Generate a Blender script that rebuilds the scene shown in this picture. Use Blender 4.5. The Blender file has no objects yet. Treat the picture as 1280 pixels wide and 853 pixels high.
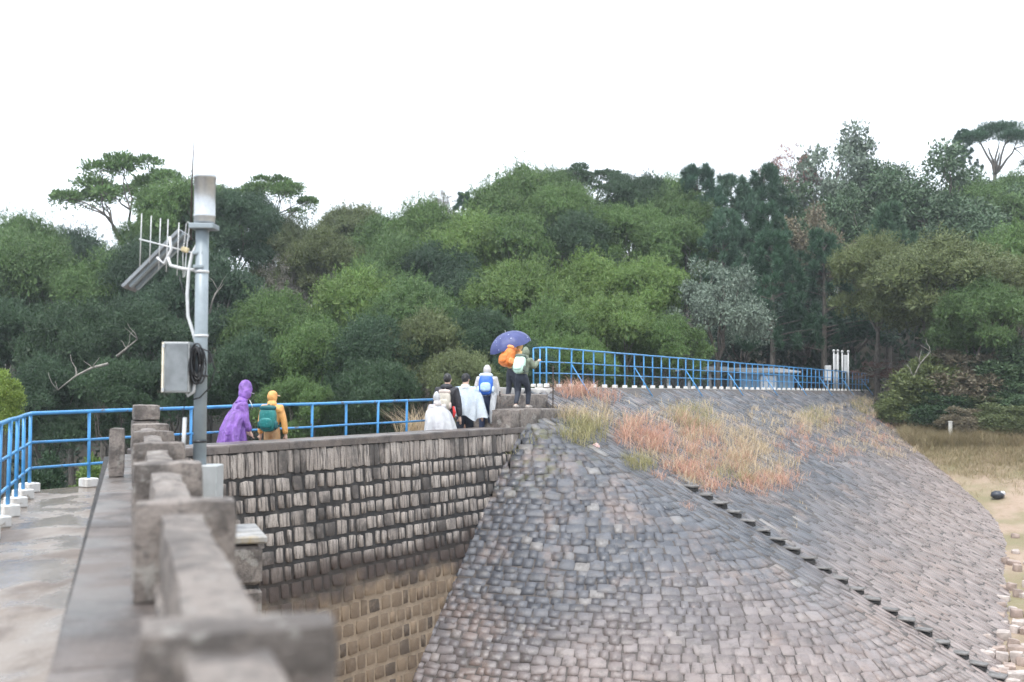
import bpy, math, random
import numpy as np
from mathutils import Vector, Matrix, Euler, noise

random.seed(7)
RNG = np.random.default_rng(11)
scene = bpy.context.scene
COL = scene.collection
PI = math.pi

# ------------------------------------------------------------------ camera
EYE = Vector((0.0, 0.0, 1.57))
F = 1280 * 40 / 36.0                       # focal length in photo pixels (40 mm lens)
PITCH = math.atan((479.0 - 426.5) / F)
ROLL = math.radians(0.35)
cam_data = bpy.data.cameras.new('camera')
cam_data.lens = 40.0
cam_data.sensor_width = 36.0
cam_data.clip_start = 0.1
cam_data.clip_end = 2000.0
cam_data.dof.use_dof = True
cam_data.dof.focus_distance = 23.0
cam_data.dof.aperture_fstop = 1.5
cam = bpy.data.objects.new('camera', cam_data)
COL.objects.link(cam)
CM = Euler((PI / 2 + PITCH, 0, 0)).to_matrix() @ Matrix.Rotation(ROLL, 3, 'Z')
cam.matrix_world = Matrix.Translation(EYE) @ CM.to_4x4()
scene.camera = cam

# ------------------------------------------------------------------ sky, sun, exposure
SUN_EL, SUN_AZ = 64.0, 205.0               # azimuth clockwise from +Y
world = bpy.data.worlds.new('World')
scene.world = world
world.use_nodes = True
wn = world.node_tree
wn.nodes.clear()
w_out = wn.nodes.new('ShaderNodeOutputWorld')
w_bg = wn.nodes.new('ShaderNodeBackground')
w_sky = wn.nodes.new('ShaderNodeTexSky')
w_sky.sky_type = 'NISHITA'
w_sky.sun_disc = False
w_sky.sun_elevation = math.radians(SUN_EL)
w_sky.sun_rotation = math.radians(SUN_AZ)
w_sky.dust_density = 4.0
w_hsv = wn.nodes.new('ShaderNodeHueSaturation')
w_hsv.inputs['Saturation'].default_value = 0.25
w_mix = wn.nodes.new('ShaderNodeMix')
w_mix.data_type = 'RGBA'
w_mix.inputs[0].default_value = 0.80       # overcast: the cloud layer over the clear sky
w_mix.inputs[7].default_value = (7.5, 8.2, 9.0, 1)
w_bg.inputs['Strength'].default_value = 0.12
wn.links.new(w_sky.outputs[0], w_hsv.inputs['Color'])
wn.links.new(w_hsv.outputs[0], w_mix.inputs[6])
wn.links.new(w_mix.outputs[2], w_bg.inputs['Color'])
wn.links.new(w_bg.outputs[0], w_out.inputs['Surface'])

sun_data = bpy.data.lights.new('sun', 'SUN')
sun_data.energy = 1.5
sun_data.angle = math.radians(12)
sun_data.color = (1.0, 0.97, 0.92)
sun = bpy.data.objects.new('sun', sun_data)
COL.objects.link(sun)
_az, _el = math.radians(SUN_AZ), math.radians(SUN_EL)
_sd = Vector((math.sin(_az) * math.cos(_el), math.cos(_az) * math.cos(_el), math.sin(_el)))
sun.rotation_euler = (-_sd).to_track_quat('-Z', 'Y').to_euler()
sun.location = (0, 0, 40)

scene.view_settings.view_transform = 'Standard'
scene.view_settings.look = 'None'
scene.view_settings.exposure = 1.1
scene.view_settings.gamma = 1.0
scene.cycles.max_bounces = 6
scene.cycles.diffuse_bounces = 3
scene.cycles.glossy_bounces = 2
scene.cycles.transmission_bounces = 3
scene.cycles.transparent_max_bounces = 8
scene.cycles.volume_bounces = 0
scene.cycles.use_adaptive_sampling = True
scene.cycles.adaptive_threshold = 0.02


# ------------------------------------------------------------------ geometry of the place
def ray(px, py):
    return CM @ Vector(((px - 640) / F, -(py - 426.5) / F, -1.0))


def at_y(px, py, Y):
    r = ray(px, py)
    return EYE + r * (Y / r.y)


def at_z(px, py, z):
    r = ray(px, py)
    return EYE + r * ((z - EYE.z) / r.z)


CMI = CM.transposed()


def proj(p):
    l = CMI @ (Vector(p) - EYE)
    if l.z > -0.05:
        return None
    return (640 + F * l.x / -l.z, 426.5 - F * l.y / -l.z, -l.z)


PHI = math.radians(30)                     # heading of the dam
DV = Vector((math.sin(PHI), math.cos(PHI), 0))
EV = Vector((math.cos(PHI), -math.sin(PHI), 0))   # towards the reservoir
P0 = Vector((0, 24.3, 0))


def SQ(s, q, z=0.0):
    p = P0 + DV * s + EV * q
    return Vector((p.x, p.y, z))


def to_sq(x, y):
    dx, dy = x - P0.x, y - P0.y
    return dx * DV.x + dy * DV.y, dx * EV.x + dy * EV.y


TH = math.radians(18.5)                    # heading of the near wall (to the left)
HV = Vector((-math.sin(TH), math.cos(TH), 0))
RV = Vector((math.cos(TH), math.sin(TH), 0))


def AU(a, u, z=0.0):
    p = HV * a + RV * u
    return Vector((p.x, p.y, z))


COPE_Z = 0.62
CREST_Z = 1.45
S1 = 1.0
QE = -1.4                                  # top edge of the embankment face
SEND = 41.0
BATTER = 0.06                              # batter of the masonry face
CONE = 2.1                                 # steepness of the rounded end along the wall


def crest_z(s):
    return CREST_Z - 0.006 * max(0.0, s - 4)


def bank_z(s, q):
    """embankment face: plane 1:2 with a conical end"""
    if s >= S1:
        return crest_z(s) - 0.5 * (q - QE)
    return CREST_Z - 0.5 * math.sqrt((q - QE) ** 2 + (CONE * (S1 - s)) ** 2)


def wall_q(z):
    return BATTER * max(0.0, COPE_Z - z)


def smooth(a, b, x):
    t = min(1, max(0, (x - a) / (b - a)))
    return t * t * (3 - 2 * t)


_G = [(-60, -5.2), (-10, -4.9), (2, -3.95), (12, -3.45), (19.5, -3.0), (23, -2.15), (27, -1.0), (33, 0.3), (41, 1.15), (48, 2.6), (62, 6.0), (90, 10.5), (130, 17), (200, 29), (320, 44)]


def ground_z(x, y):
    s, q = to_sq(x, y)
    g = float(np.interp(s, [a for a, b in _G], [b for a, b in _G]))
    n = noise.noise(Vector((x * 0.05, y * 0.05, 0))) * 0.9
    n2 = noise.noise(Vector((x * 0.35, y * 0.35, 3))) * 0.12
    if q < 0:
        val = -6.8 + 0.03 * max(0, -q - 6)
        k = smooth(20, 42, s)
        g2 = val * (1 - k) + g * k
        w = smooth(-1.0, -5.0, q)
        w0 = smooth(-0.2, -1.2, q)
        mid = min(g, -4.6) if s < 30 else g
        g = (g * (1 - w0) + mid * w0) * (1 - w) + g2 * w
        g += n * w
    elif s > 30:
        g += n * smooth(30, 45, s)
    return g + n2


def hit(px, py, func, t0=3.0, t1=120.0):
    r = ray(px, py)
    t, step = t0, 0.1
    while t < t1:
        p = EYE + r * t
        if p.z < func(p.x, p.y):
            return p
        t += step
    return EYE + r * t1


def bank_hit(px, py):
    return hit(px, py, lambda x, y: bank_z(*to_sq(x, y)))


# ------------------------------------------------------------------ object helpers
def link(o, parent=None):
    COL.objects.link(o)
    if parent is not None:
        o.parent = parent
    return o


def tag(o, label=None, cat=None, group=None, kind=None):
    if label:
        o['label'] = label
    if cat:
        o['category'] = cat
    if group:
        o['group'] = group
    if kind:
        o['kind'] = kind
    return o


def empty(name, loc=(0, 0, 0), rz=0.0, label=None, cat=None, group=None):
    o = bpy.data.objects.new(name, None)
    o.location = loc
    o.rotation_euler = (0, 0, rz)
    o.empty_display_size = 0.2
    link(o)
    return tag(o, label, cat, group)


class MB:
    """collects shapes for one mesh"""

    def __init__(self):
        self.v, self.f, self.m = [], [], []
        self.mi = 0

    def add(self, vs, fs):
        b = len(self.v)
        self.v += [tuple(p) for p in vs]
        for f in fs:
            self.f.append(tuple(i + b for i in f))
            self.m.append(self.mi)

    def box(self, c, size, rot=None, bev=0.0):
        sx, sy, sz = (a / 2 for a in size)
        c = Vector(c)
        R = rot if rot is not None else Matrix.Identity(3)
        if bev <= 0:
            vs = [Vector((x * sx, y * sy, z * sz)) for z in (-1, 1) for y in (-1, 1) for x in (-1, 1)]
            fs = [(0, 2, 3, 1), (4, 5, 7, 6), (0, 1, 5, 4), (2, 6, 7, 3), (0, 4, 6, 2), (1, 3, 7, 5)]
        else:
            b = min(bev, sx * .9, sy * .9, sz * .9)
            rings = []
            vs = []
            for z, ins in ((-sz, b), (-sz + b, 0), (sz - b, 0), (sz, b)):
                ring = []
                x0, y0 = sx - ins, sy - ins
                for (x, y) in ((x0, -y0 + b), (x0, y0 - b), (x0 - b, y0), (-x0 + b, y0), (-x0, y0 - b), (-x0, -y0 + b), (-x0 + b, -y0), (x0 - b, -y0)):
                    ring.append(len(vs))
                    vs.append(Vector((x, y, z)))
                rings.append(ring)
            fs = [tuple(reversed(rings[0])), tuple(rings[-1])]
            for a, bb in zip(rings, rings[1:]):
                for i in range(8):
                    j = (i + 1) % 8
                    fs.append((a[i], a[j], bb[j], bb[i]))
        self.add([R @ p + c for p in vs], fs)

    def tube(self, pts, rad, n=8, cap=True):
        pts = [Vector(p) for p in pts]
        if not isinstance(rad, (list, tuple)):
            rad = [rad] * len(pts)
        vs, fs = [], []
        up = None
        for i, p in enumerate(pts):
            t = (pts[min(i + 1, len(pts) - 1)] - pts[max(i - 1, 0)])
            t = t.normalized() if t.length > 1e-9 else Vector((0, 0, 1))
            if up is None:
                up = t.orthogonal().normalized()
            else:
                up = up - t * up.dot(t)
                up = up.normalized() if up.length > 1e-6 else t.orthogonal().normalized()
            b = t.cross(up)
            for k in range(n):
                a = 2 * PI * k / n
                vs.append(p + (up * math.cos(a) + b * math.sin(a)) * rad[i])
        for i in range(len(pts) - 1):
            for k in range(n):
                k2 = (k + 1) % n
                fs.append((i * n + k, i * n + k2, (i + 1) * n + k2, (i + 1) * n + k))
        if cap:
            fs.append(tuple(reversed(range(n))))
            fs.append(tuple((len(pts) - 1) * n + k for k in range(n)))
        self.add(vs, fs)

    def ell(self, c, r, rot=None, nu=12, nv=8, fn=None):
        c = Vector(c)
        R = rot if rot is not None else Matrix.Identity(3)
        vs, fs = [], []
        for j in range(nv + 1):
            ph = -PI / 2 + PI * j / nv
            for i in range(nu):
                th = 2 * PI * i / nu
                d = Vector((math.cos(ph) * math.cos(th), math.cos(ph) * math.sin(th), math.sin(ph)))
                k = fn(d) if fn else 1.0
                vs.append(R @ Vector((d.x * r[0] * k, d.y * r[1] * k, d.z * r[2] * k)) + c)
        for j in range(nv):
            for i in range(nu):
                i2 = (i + 1) % nu
                fs.append((j * nu + i, j * nu + i2, (j + 1) * nu + i2, (j + 1) * nu + i))
        self.add(vs, fs)

    def loft(self, rings, cap=True):
        n = len(rings[0])
        vs = [p for r in rings for p in r]
        fs = []
        for i in range(len(rings) - 1):
            for k in range(n):
                k2 = (k + 1) % n
                fs.append((i * n + k, i * n + k2, (i + 1) * n + k2, (i + 1) * n + k))
        if cap:
            fs.append(tuple(reversed(range(n))))
            fs.append(tuple((len(rings) - 1) * n + k for k in range(n)))
        self.add(vs, fs)

    def mesh(self, name, mats, smooth=False):
        me = bpy.data.meshes.new(name)
        me.from_pydata(self.v, [], self.f)
        if not isinstance(mats, (list, tuple)):
            mats = [mats]
        for m in mats:
            me.materials.append(m)
        if len(mats) > 1:
            me.polygons.foreach_set('material_index', self.m)
        if smooth:
            me.polygons.foreach_set('use_smooth', [True] * len(me.polygons))
        me.update()
        if smooth == 'edges':
            me.set_sharp_from_angle(angle=math.radians(38))
        return me

    def build(self, name, mats, parent=None, smooth=False):
        return link(bpy.data.objects.new(name, self.mesh(name, mats, smooth)), parent)


def np_mesh(name, verts, faces, mat, smooth=False):
    """verts (N,3), faces (M,k) arrays"""
    me = bpy.data.meshes.new(name)
    nv, nf, k = len(verts), len(faces), faces.shape[1]
    me.vertices.add(nv)
    me.vertices.foreach_set('co', np.ascontiguousarray(verts, dtype=np.float32).ravel())
    me.loops.add(nf * k)
    me.loops.foreach_set('vertex_index', np.ascontiguousarray(faces, dtype=np.int32).ravel())
    me.polygons.add(nf)
    me.polygons.foreach_set('loop_start', np.arange(nf, dtype=np.int32) * k)
    me.polygons.foreach_set('loop_total', np.full(nf, k, dtype=np.int32))
    me.materials.append(mat)
    if smooth:
        me.polygons.foreach_set('use_smooth', np.ones(nf, dtype=bool))
    me.update(calc_edges=True)
    me.validate()
    return me


# ------------------------------------------------------------------ material helpers
class NT:
    def __init__(self, name):
        self.mat = bpy.data.materials.new(name)
        self.mat.use_nodes = True
        self.t = self.mat.node_tree
        self.t.nodes.clear()
        self.out = self.t.nodes.new('ShaderNodeOutputMaterial')

    def n(self, typ, **kw):
        nd = self.t.nodes.new('ShaderNode' + typ)
        for k, v in kw.items():
            setattr(nd, k, v)
        return nd

    def link(self, a, b):
        self.t.links.new(a, b)

    def set(self, sock, v):
        if hasattr(v, 'is_output') or isinstance(v, bpy.types.NodeSocket):
            self.link(v, sock)
        else:
            sock.default_value = v

    def coord(self, kind='Object'):
        return self.n('TexCoord').outputs[kind]

    def pos(self):
        return self.n('NewGeometry').outputs['Position']

    def mapping(self, vec, scale=(1, 1, 1), loc=(0, 0, 0), rot=(0, 0, 0)):
        m = self.n('Mapping')
        self.link(vec, m.inputs[0])
        m.inputs['Location'].default_value = loc
        m.inputs['Rotation'].default_value = rot
        m.inputs['Scale'].default_value = scale
        return m.outputs[0]

    def noise(self, vec, scale, detail=4, rough=0.6, dist=0.0):
        nd = self.n('TexNoise')
        self.link(vec, nd.inputs['Vector'])
        nd.inputs['Scale'].default_value = scale
        nd.inputs['Detail'].default_value = detail
        nd.inputs['Roughness'].default_value = rough
        nd.inputs['Distortion'].default_value = dist
        return nd.outputs[0]

    def math(self, op, a, b=0.0, c=None, clamp=False):
        nd = self.n('Math', operation=op, use_clamp=clamp)
        self.set(nd.inputs[0], a)
        self.set(nd.inputs[1], b)
        if c is not None:
            self.set(nd.inputs[2], c)
        return nd.outputs[0]

    def step(self, v, a, b, lo=0.0, hi=1.0):
        nd = self.n('MapRange', interpolation_type='SMOOTHSTEP')
        self.set(nd.inputs[0], v)
        nd.inputs[1].default_value = a
        nd.inputs[2].default_value = b
        nd.inputs[3].default_value = lo
        nd.inputs[4].default_value = hi
        return nd.outputs[0]

    def mix(self, f, a, b, blend='MIX'):
        nd = self.n('Mix', data_type='RGBA', blend_type=blend)
        self.set(nd.inputs[0], f)
        for s, v in ((nd.inputs[6], a), (nd.inputs[7], b)):
            if isinstance(v, (tuple, list)):
                s.default_value = (v[0], v[1], v[2], 1)
            else:
                self.link(v, s)
        return nd.outputs[2]

    def z(self, vec=None):
        sp = self.n('SeparateXYZ')
        self.link(vec if vec is not None else self.pos(), sp.inputs[0])
        return sp.outputs[2]

    def bump(self, h, strength=0.3, dist=0.02):
        b = self.n('Bump')
        self.link(h, b.inputs['Height'])
        b.inputs['Strength'].default_value = strength
        b.inputs['Distance'].default_value = dist
        return b.outputs[0]

    def pbr(self, col, rough=0.7, metal=0.0, normal=None, spec=0.5, **kw):
        p = self.n('BsdfPrincipled')
        if isinstance(col, (tuple, list)):
            p.inputs['Base Color'].default_value = (col[0], col[1], col[2], 1)
        else:
            self.link(col, p.inputs['Base Color'])
        self.set(p.inputs['Roughness'], rough)
        self.set(p.inputs['Metallic'], metal)
        p.inputs['Specular IOR Level'].default_value = spec
        if normal is not None:
            self.link(normal, p.inputs['Normal'])
        for k, v in kw.items():
            self.set(p.inputs[k], v)
        return p.outputs[0]

    def done(self, shader):
        self.link(shader, self.out.inputs['Surface'])
        return self.mat


MATS = {}


def simple(name, col, rough=0.6, metal=0.0, var=0.15, scale=12.0, bump=0.0, spec=0.5, dirt=None, rust=None):
    """painted / plain material with slight mottling and optional dirt"""
    if name in MATS:
        return MATS[name]
    t = NT(name)
    co = t.coord()
    nz = t.noise(co, scale, 5)
    dark = tuple(c * (1 - var * 1.6) for c in col)
    lite = tuple(min(1, c * (1 + var)) for c in col)
    c = t.mix(t.step(nz, 0.3, 0.7), dark, lite)
    if dirt:
        n2 = t.noise(t.mapping(co, (1, 1, 0.25)), scale * 0.35, 6, 0.7)
        c = t.mix(t.step(n2, 0.5, 0.72, 0, 0.8), c, dirt)
    if rust:
        wp = t.pos()
        rn = t.noise(wp, 5.5, 6, .75)
        c = t.mix(t.step(rn, .57, .66, 0, .9), c, rust)
    nm = t.bump(t.noise(co, scale * 6, 4), bump, 0.01) if bump else None
    MATS[name] = t.done(t.pbr(c, rough, metal, nm, spec))
    return MATS[name]


# ------------------------------------------------------------------ stone and ground materials
def rnd_id(t):
    a = t.n('ObjectInfo').outputs['Random']
    b = t.n('NewGeometry').outputs['Random Per Island']
    return t.math('FRACT', t.math('ADD', a, b))


def rnd2(t, r, k):
    return t.math('FRACT', t.math('MULTIPLY', r, k))


def m_wall_stone():
    t = NT('wall_granite')
    p = t.pos()
    z = t.z(p)
    r = rnd_id(t)
    big = t.noise(p, 0.55, 3)
    mid = t.noise(p, 6.0, 5, 0.7)
    fine = t.noise(p, 45.0, 4, 0.7)
    streak = t.noise(t.mapping(p, (9, 9, 0.7)), 2.2, 5, 0.65)
    up = t.mix(r, (0.32, 0.272, 0.24), (0.49, 0.43, 0.385))
    up = t.mix(t.step(fine, 0.35, 0.75, 0, 0.55), up, (0.15, 0.13, 0.118))
    # black mould runs down from the coping and sits on single stones
    mould = t.math('MULTIPLY', t.step(streak, 0.45, 0.64), 0.85)
    mould = t.math('MAXIMUM', mould, t.step(t.math('ADD', t.math('MULTIPLY', t.noise(p, 0.9, 5, 0.65), 0.85), t.math('MULTIPLY', rnd2(t, r, 7.31), 0.22)), 0.54, 0.70, 0, 0.9))
    up = t.mix(mould, up, (0.05, 0.043, 0.04))
    lo = t.mix(r, (0.14, 0.097, 0.064), (0.235, 0.168, 0.11))
    lo = t.mix(t.step(rnd2(t, r, 13.7), 0.80, 0.95, 0, 0.75), lo, (0.05, 0.038, 0.032))
    lo = t.mix(t.step(mid, 0.45, 0.75, 0, 0.7), lo, (0.24, 0.18, 0.125))
    zz = t.math('ADD', z, t.math('MULTIPLY', t.math('SUBTRACT', t.noise(p, 1.1, 4), 0.5), 1.3))
    c = t.mix(t.step(zz, -2.15, -1.75), lo, (0.07, 0.05, 0.042))      # water line: brown silt below
    c = t.mix(t.step(zz, -1.65, -1.0), c, up)
    nm = t.bump(t.math('ADD', mid, t.math('MULTIPLY', fine, 0.5)), 0.6, 0.03)
    return t.done(t.pbr(c, 0.75, normal=nm))


def m_wall_mortar():
    t = NT('wall_mortar')
    p = t.pos()
    z = t.z(p)
    mid = t.noise(p, 5.0, 6, 0.7)
    fine = t.noise(p, 40.0, 4)
    up = t.mix(t.step(mid, 0.45, 0.75), (0.03, 0.028, 0.028), (0.085, 0.076, 0.07))
    lo = t.mix(t.step(mid, 0.3, 0.7), (0.24, 0.18, 0.125), (0.36, 0.275, 0.195))
    zz = t.math('ADD', z, t.math('MULTIPLY', t.math('SUBTRACT', t.noise(p, 1.1, 4), 0.5), 1.3))
    c = t.mix(t.step(zz, -2.3, -1.7), lo, (0.05, 0.04, 0.034))
    c = t.mix(t.step(zz, -1.6, -1.2), c, up)
    nm = t.bump(t.math('ADD', mid, fine), 0.5, 0.02)
    return t.done(t.pbr(c, 0.8, normal=nm))


def m_parapet():
    t = NT('parapet_granite')
    p = t.pos()
    r = t.n('ObjectInfo').outputs['Random']
    mid = t.noise(p, 3.0, 6, 0.65)
    fine = t.noise(p, 60.0, 4, 0.7)
    c = t.mix(r, (0.225, 0.19, 0.168), (0.285, 0.245, 0.22))
    c = t.mix(t.step(fine, 0.35, 0.7, 0, 0.6), c, (0.16, 0.135, 0.12))
    c = t.mix(t.step(mid, 0.44, 0.62, 0, 0.85), c, (0.075, 0.063, 0.057))
    c = t.mix(t.step(t.noise(p, 11.0, 5, 0.7), 0.55, 0.72, 0, 0.4), c, (0.28, 0.26, 0.24))
    c = t.mix(t.step(t.noise(p, 17.0, 3, .8), 0.5, 0.62, 0, .6), c, (0.06, 0.052, 0.048))
    c = t.mix(t.step(t.noise(p, 5.0, 4, .6), 0.6, 0.66, 0, .6), c, (0.34, 0.325, 0.30))
    nm = t.bump(t.math('ADD', mid, t.math('MULTIPLY', fine, 0.4)), 0.7, 0.05)
    return t.done(t.pbr(c, 0.7, normal=nm))


def m_coping(name='coping_stone', wet=0.5):
    t = NT(name)
    p = t.pos()
    r = t.n('ObjectInfo').outputs['Random']
    mid = t.noise(p, 2.2, 6, 0.7)
    fine = t.noise(p, 50.0, 4)
    c = t.mix(r, (0.12, 0.098, 0.088), (0.175, 0.148, 0.135))
    c = t.mix(t.step(mid, 0.42, 0.62), c, (0.075, 0.064, 0.06))
    c = t.mix(t.step(fine, 0.5, 0.75, 0, 0.5), c, (0.28, 0.25, 0.24))
    ro = t.step(t.noise(p, 1.3, 4), 0.4, 0.62, 0.28, 0.7)
    nm = t.bump(t.math('ADD', mid, t.math('MULTIPLY', fine, 0.5)), 0.35, 0.02)
    return t.done(t.pbr(c, ro, normal=nm))


def m_concrete():
    t = NT('wet_concrete')
    p = t.pos()
    a = t.noise(t.mapping(p, (1, 0.45, 1), rot=(0, 0, -TH)), 1.3, 6, 0.65)
    b = t.noise(p, 0.55, 4)
    fine = t.noise(p, 35.0, 4)
    c = t.mix(t.step(b, 0.35, 0.65), (0.19, 0.145, 0.113), (0.25, 0.212, 0.185))
    c = t.mix(t.step(a, 0.46, 0.62, 0, 0.75), c, (0.095, 0.066, 0.05))
    c = t.mix(t.step(fine, 0.5, 0.8, 0, 0.35), c, (0.5, 0.45, 0.41))
    ro = t.step(t.noise(t.mapping(p, (1, 0.6, 1), rot=(0, 0, -TH)), 1.0, 5, 0.6), 0.42, 0.56, 0.55, 0.09)
    nm = t.bump(t.math('ADD', t.math('MULTIPLY', a, 2.0), t.math('MULTIPLY', fine, 0.5)), 0.3, 0.02)
    return t.done(t.pbr(c, ro, normal=nm))


def m_slope_stone():
    t = NT('pitching_stone')
    p = t.pos()
    z = t.z(p)
    r = rnd_id(t)
    big = t.noise(p, 0.45, 4)
    mid = t.noise(p, 5.0, 6, 0.7)
    fine = t.noise(p, 45.0, 4)
    dk = t.mix(r, (0.05, 0.054, 0.066), (0.11, 0.114, 0.13))
    dk = t.mix(t.step(rnd2(t, r, 17.3), 0.9, 1.0, 0, 0.6), dk, (0.30, 0.28, 0.265))
    lt = t.mix(r, (0.19, 0.152, 0.142), (0.285, 0.235, 0.222))
    zz = t.math('ADD', z, t.math('MULTIPLY', t.math('SUBTRACT', big, 0.5), 3.0))
    sx = t.n('SeparateXYZ')
    t.link(p, sx.inputs[0])
    # silt tone low down, also lightened along the embankment to paint sky sheen
    zz = t.math('SUBTRACT', zz, t.math('MULTIPLY', sx.outputs[0], 0.16))
    c = t.mix(t.step(zz, -4.6, -2.2), lt, dk)
    c = t.mix(t.step(mid, 0.47, 0.7, 0, 0.7), c, (0.085, 0.076, 0.072))
    c = t.mix(t.step(t.noise(p, 0.9, 6, .7), 0.5, 0.68, 0, 0.5), c, (0.26, 0.19, 0.16))
    c = t.mix(t.step(fine, 0.55, 0.8, 0, 0.4), c, (0.30, 0.275, 0.265))
    # moss in the corner by the wall
    d = t.n('VectorMath', operation='DISTANCE')
    t.link(p, d.inputs[0])
    d.inputs[1].default_value = SQ(0.3, 0.3, 0.3)
    mo = t.math('MULTIPLY', t.step(d.outputs['Value'], 0.4, 2.2, 1, 0), t.step(t.noise(p, 3.5, 5), 0.5, 0.68, 0, .65))
    c = t.mix(mo, c, (0.10, 0.095, 0.025))
    ro = t.math('ADD', t.step(t.noise(p, 0.7, 4), 0.35, 0.65, 0.2, 0.42), t.math('MULTIPLY', r, 0.15))
    nm = t.bump(t.math('ADD', mid, t.math('MULTIPLY', fine, 0.4)), 0.55, 0.03)
    return t.done(t.pbr(c, ro, normal=nm))


def m_joint():
    t = NT('joint_soil')
    p = t.pos()
    c = t.mix(t.noise(p, 6.0, 5), (0.045, 0.041, 0.041), (0.12, 0.105, 0.097))
    return t.done(t.pbr(c, 0.8, normal=t.bump(t.noise(p, 30, 4), 0.5, 0.02)))


def m_ground():
    t = NT('bank_soil')
    p = t.pos()
    a = t.noise(p, 0.35, 5)
    b = t.noise(p, 2.5, 6, 0.7)
    f = t.noise(p, 25, 4)
    c = t.mix(t.step(a, 0.38, 0.6), (0.33, 0.245, 0.185), (0.20, 0.175, 0.095))
    c = t.mix(t.step(b, 0.45, 0.7, 0, 0.7), c, (0.22, 0.16, 0.10))
    c = t.mix(t.step(f, 0.5, 0.8, 0, 0.5), c, (0.40, 0.33, 0.27))
    sp = t.n('SeparateXYZ')
    t.link(p, sp.inputs[0])
    # forest litter where the wood stands
    side = t.math('ADD', t.math('MULTIPLY', sp.outputs[0], EV.x), t.math('MULTIPLY', t.math('SUBTRACT', sp.outputs[1], P0.y), EV.y))
    wood = t.math('MAXIMUM', t.step(side, -2.5, -4.0), t.step(t.math('ADD', sp.outputs[1], t.math('MULTIPLY', sp.outputs[0], -0.1)), 50, 56))
    c = t.mix(wood, c, (0.045, 0.035, 0.022))
    return t.done(t.pbr(c, 0.85, normal=t.bump(t.math('ADD', b, f), 0.6, 0.05)))


M_STONE, M_MORTAR, M_PARA, M_COPE = m_wall_stone(), m_wall_mortar(), m_parapet(), m_coping()
M_CONC, M_PITCH, M_JOINT, M_GROUND = m_concrete(), m_slope_stone(), m_joint(), m_ground()
M_BLUE = simple('blue_paint', (0.06, 0.28, 0.58), 0.35, var=0.12, scale=6, dirt=(0.06, 0.17, 0.36), rust=(0.10, 0.085, 0.08))
M_WHITE = simple('white_block_paint', (0.74, 0.73, 0.71), 0.6, var=0.06, scale=9, dirt=(0.36, 0.32, 0.28), bump=0.3, rust=(0.30, 0.25, 0.2))
M_RUST = simple('grey_concrete_post', (0.42, 0.40, 0.37), 0.75, var=0.2, scale=8, dirt=(0.2, 0.18, 0.16), bump=0.3)


# ------------------------------------------------------------------ unit stones, shared by all the masonry
def unit_stone(seed, n=7, inset=0.08, top=0.05, k0=0.84, tl=0.12):
    r = random.Random(seed)
    base = [(-.5, -.5), (.02, -.5), (.5, -.5), (.5, .0), (.5, .5), (-.02, .5), (-.5, .5), (-.5, 0.02)]
    out = []
    for i, (x, y) in enumerate(base):
        if i % 2 == 0:
            k = r.uniform(k0, 1.0)
            out.append((x * k + r.uniform(-.03, .03), y * k + r.uniform(-.03, .03)))
        else:
            k = r.uniform(0.92, 1.03)
            out.append((x * k, y * k))
    vs, fs = [], []
    tilt = (r.uniform(-tl, tl), r.uniform(-tl, tl))
    for zz, ins in ((-.5, 1.0), (.22, 1.0), (.5, 1 - inset * r.uniform(.8, 1.4))):
        for (x, y) in out:
            hz = zz if zz < 0 else zz + (x * tilt[0] + y * tilt[1]) * 1.6 + r.uniform(-top, top)
            vs.append((x * ins, y * ins, hz))
    vs.append((0, 0, .5 + r.uniform(0.0, top * 1.5)))
    m = len(out)
    for a in (0, 1):
        for i in range(m):
            j = (i + 1) % m
            fs.append((a * m + i, a * m + j, (a + 1) * m + j))
            fs.append((a * m + i, (a + 1) * m + j, (a + 1) * m + i))
    for i in range(m):
        fs.append((2 * m + i, 2 * m + (i + 1) % m, 3 * m))
    return np.array(vs), np.array(fs)


STONES = [unit_stone(100 + i, inset=0.055, top=0.07, k0=0.88) for i in range(14)]
FLATS = [unit_stone(200 + i, inset=0.05, top=0.035, k0=0.86, tl=0.05) for i in range(14)]


def stone_meshes(name, mat, src):
    return [np_mesh(name, v, f, mat) for v, f in src]


def basis(x, y, z, o):
    return Matrix(((x.x, y.x, z.x, o.x), (x.y, y.y, z.y, o.y), (x.z, y.z, z.z, o.z), (0, 0, 0, 1)))


def lay_stones(items, name, mat, parent, limit=300, rest='rest_of_stones', src=STONES):
    """items: (matrix, on-screen size). The largest ones become objects, the others one joined part."""
    items = sorted(items, key=lambda k: -k[1])
    ms = stone_meshes(name, mat, src)
    for i, (M, a) in enumerate(items[:limit]):
        o = bpy.data.objects.new(name, ms[i % len(ms)])
        link(o, parent)
        o.matrix_basis = M
    if len(items) > limit:
        V, Fc, b = [], [], 0
        for i, (M, a) in enumerate(items[limit:]):
            v, f = src[(i * 5) % len(src)]
            m = np.array(M)
            V.append(v @ m[:3, :3].T + m[:3, 3])
            Fc.append(f + b)
            b += len(v)
        o = link(bpy.data.objects.new(rest, np_mesh(rest, np.concatenate(V), np.concatenate(Fc), mat)), parent)
        o['kind'] = 'stuff'


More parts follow.
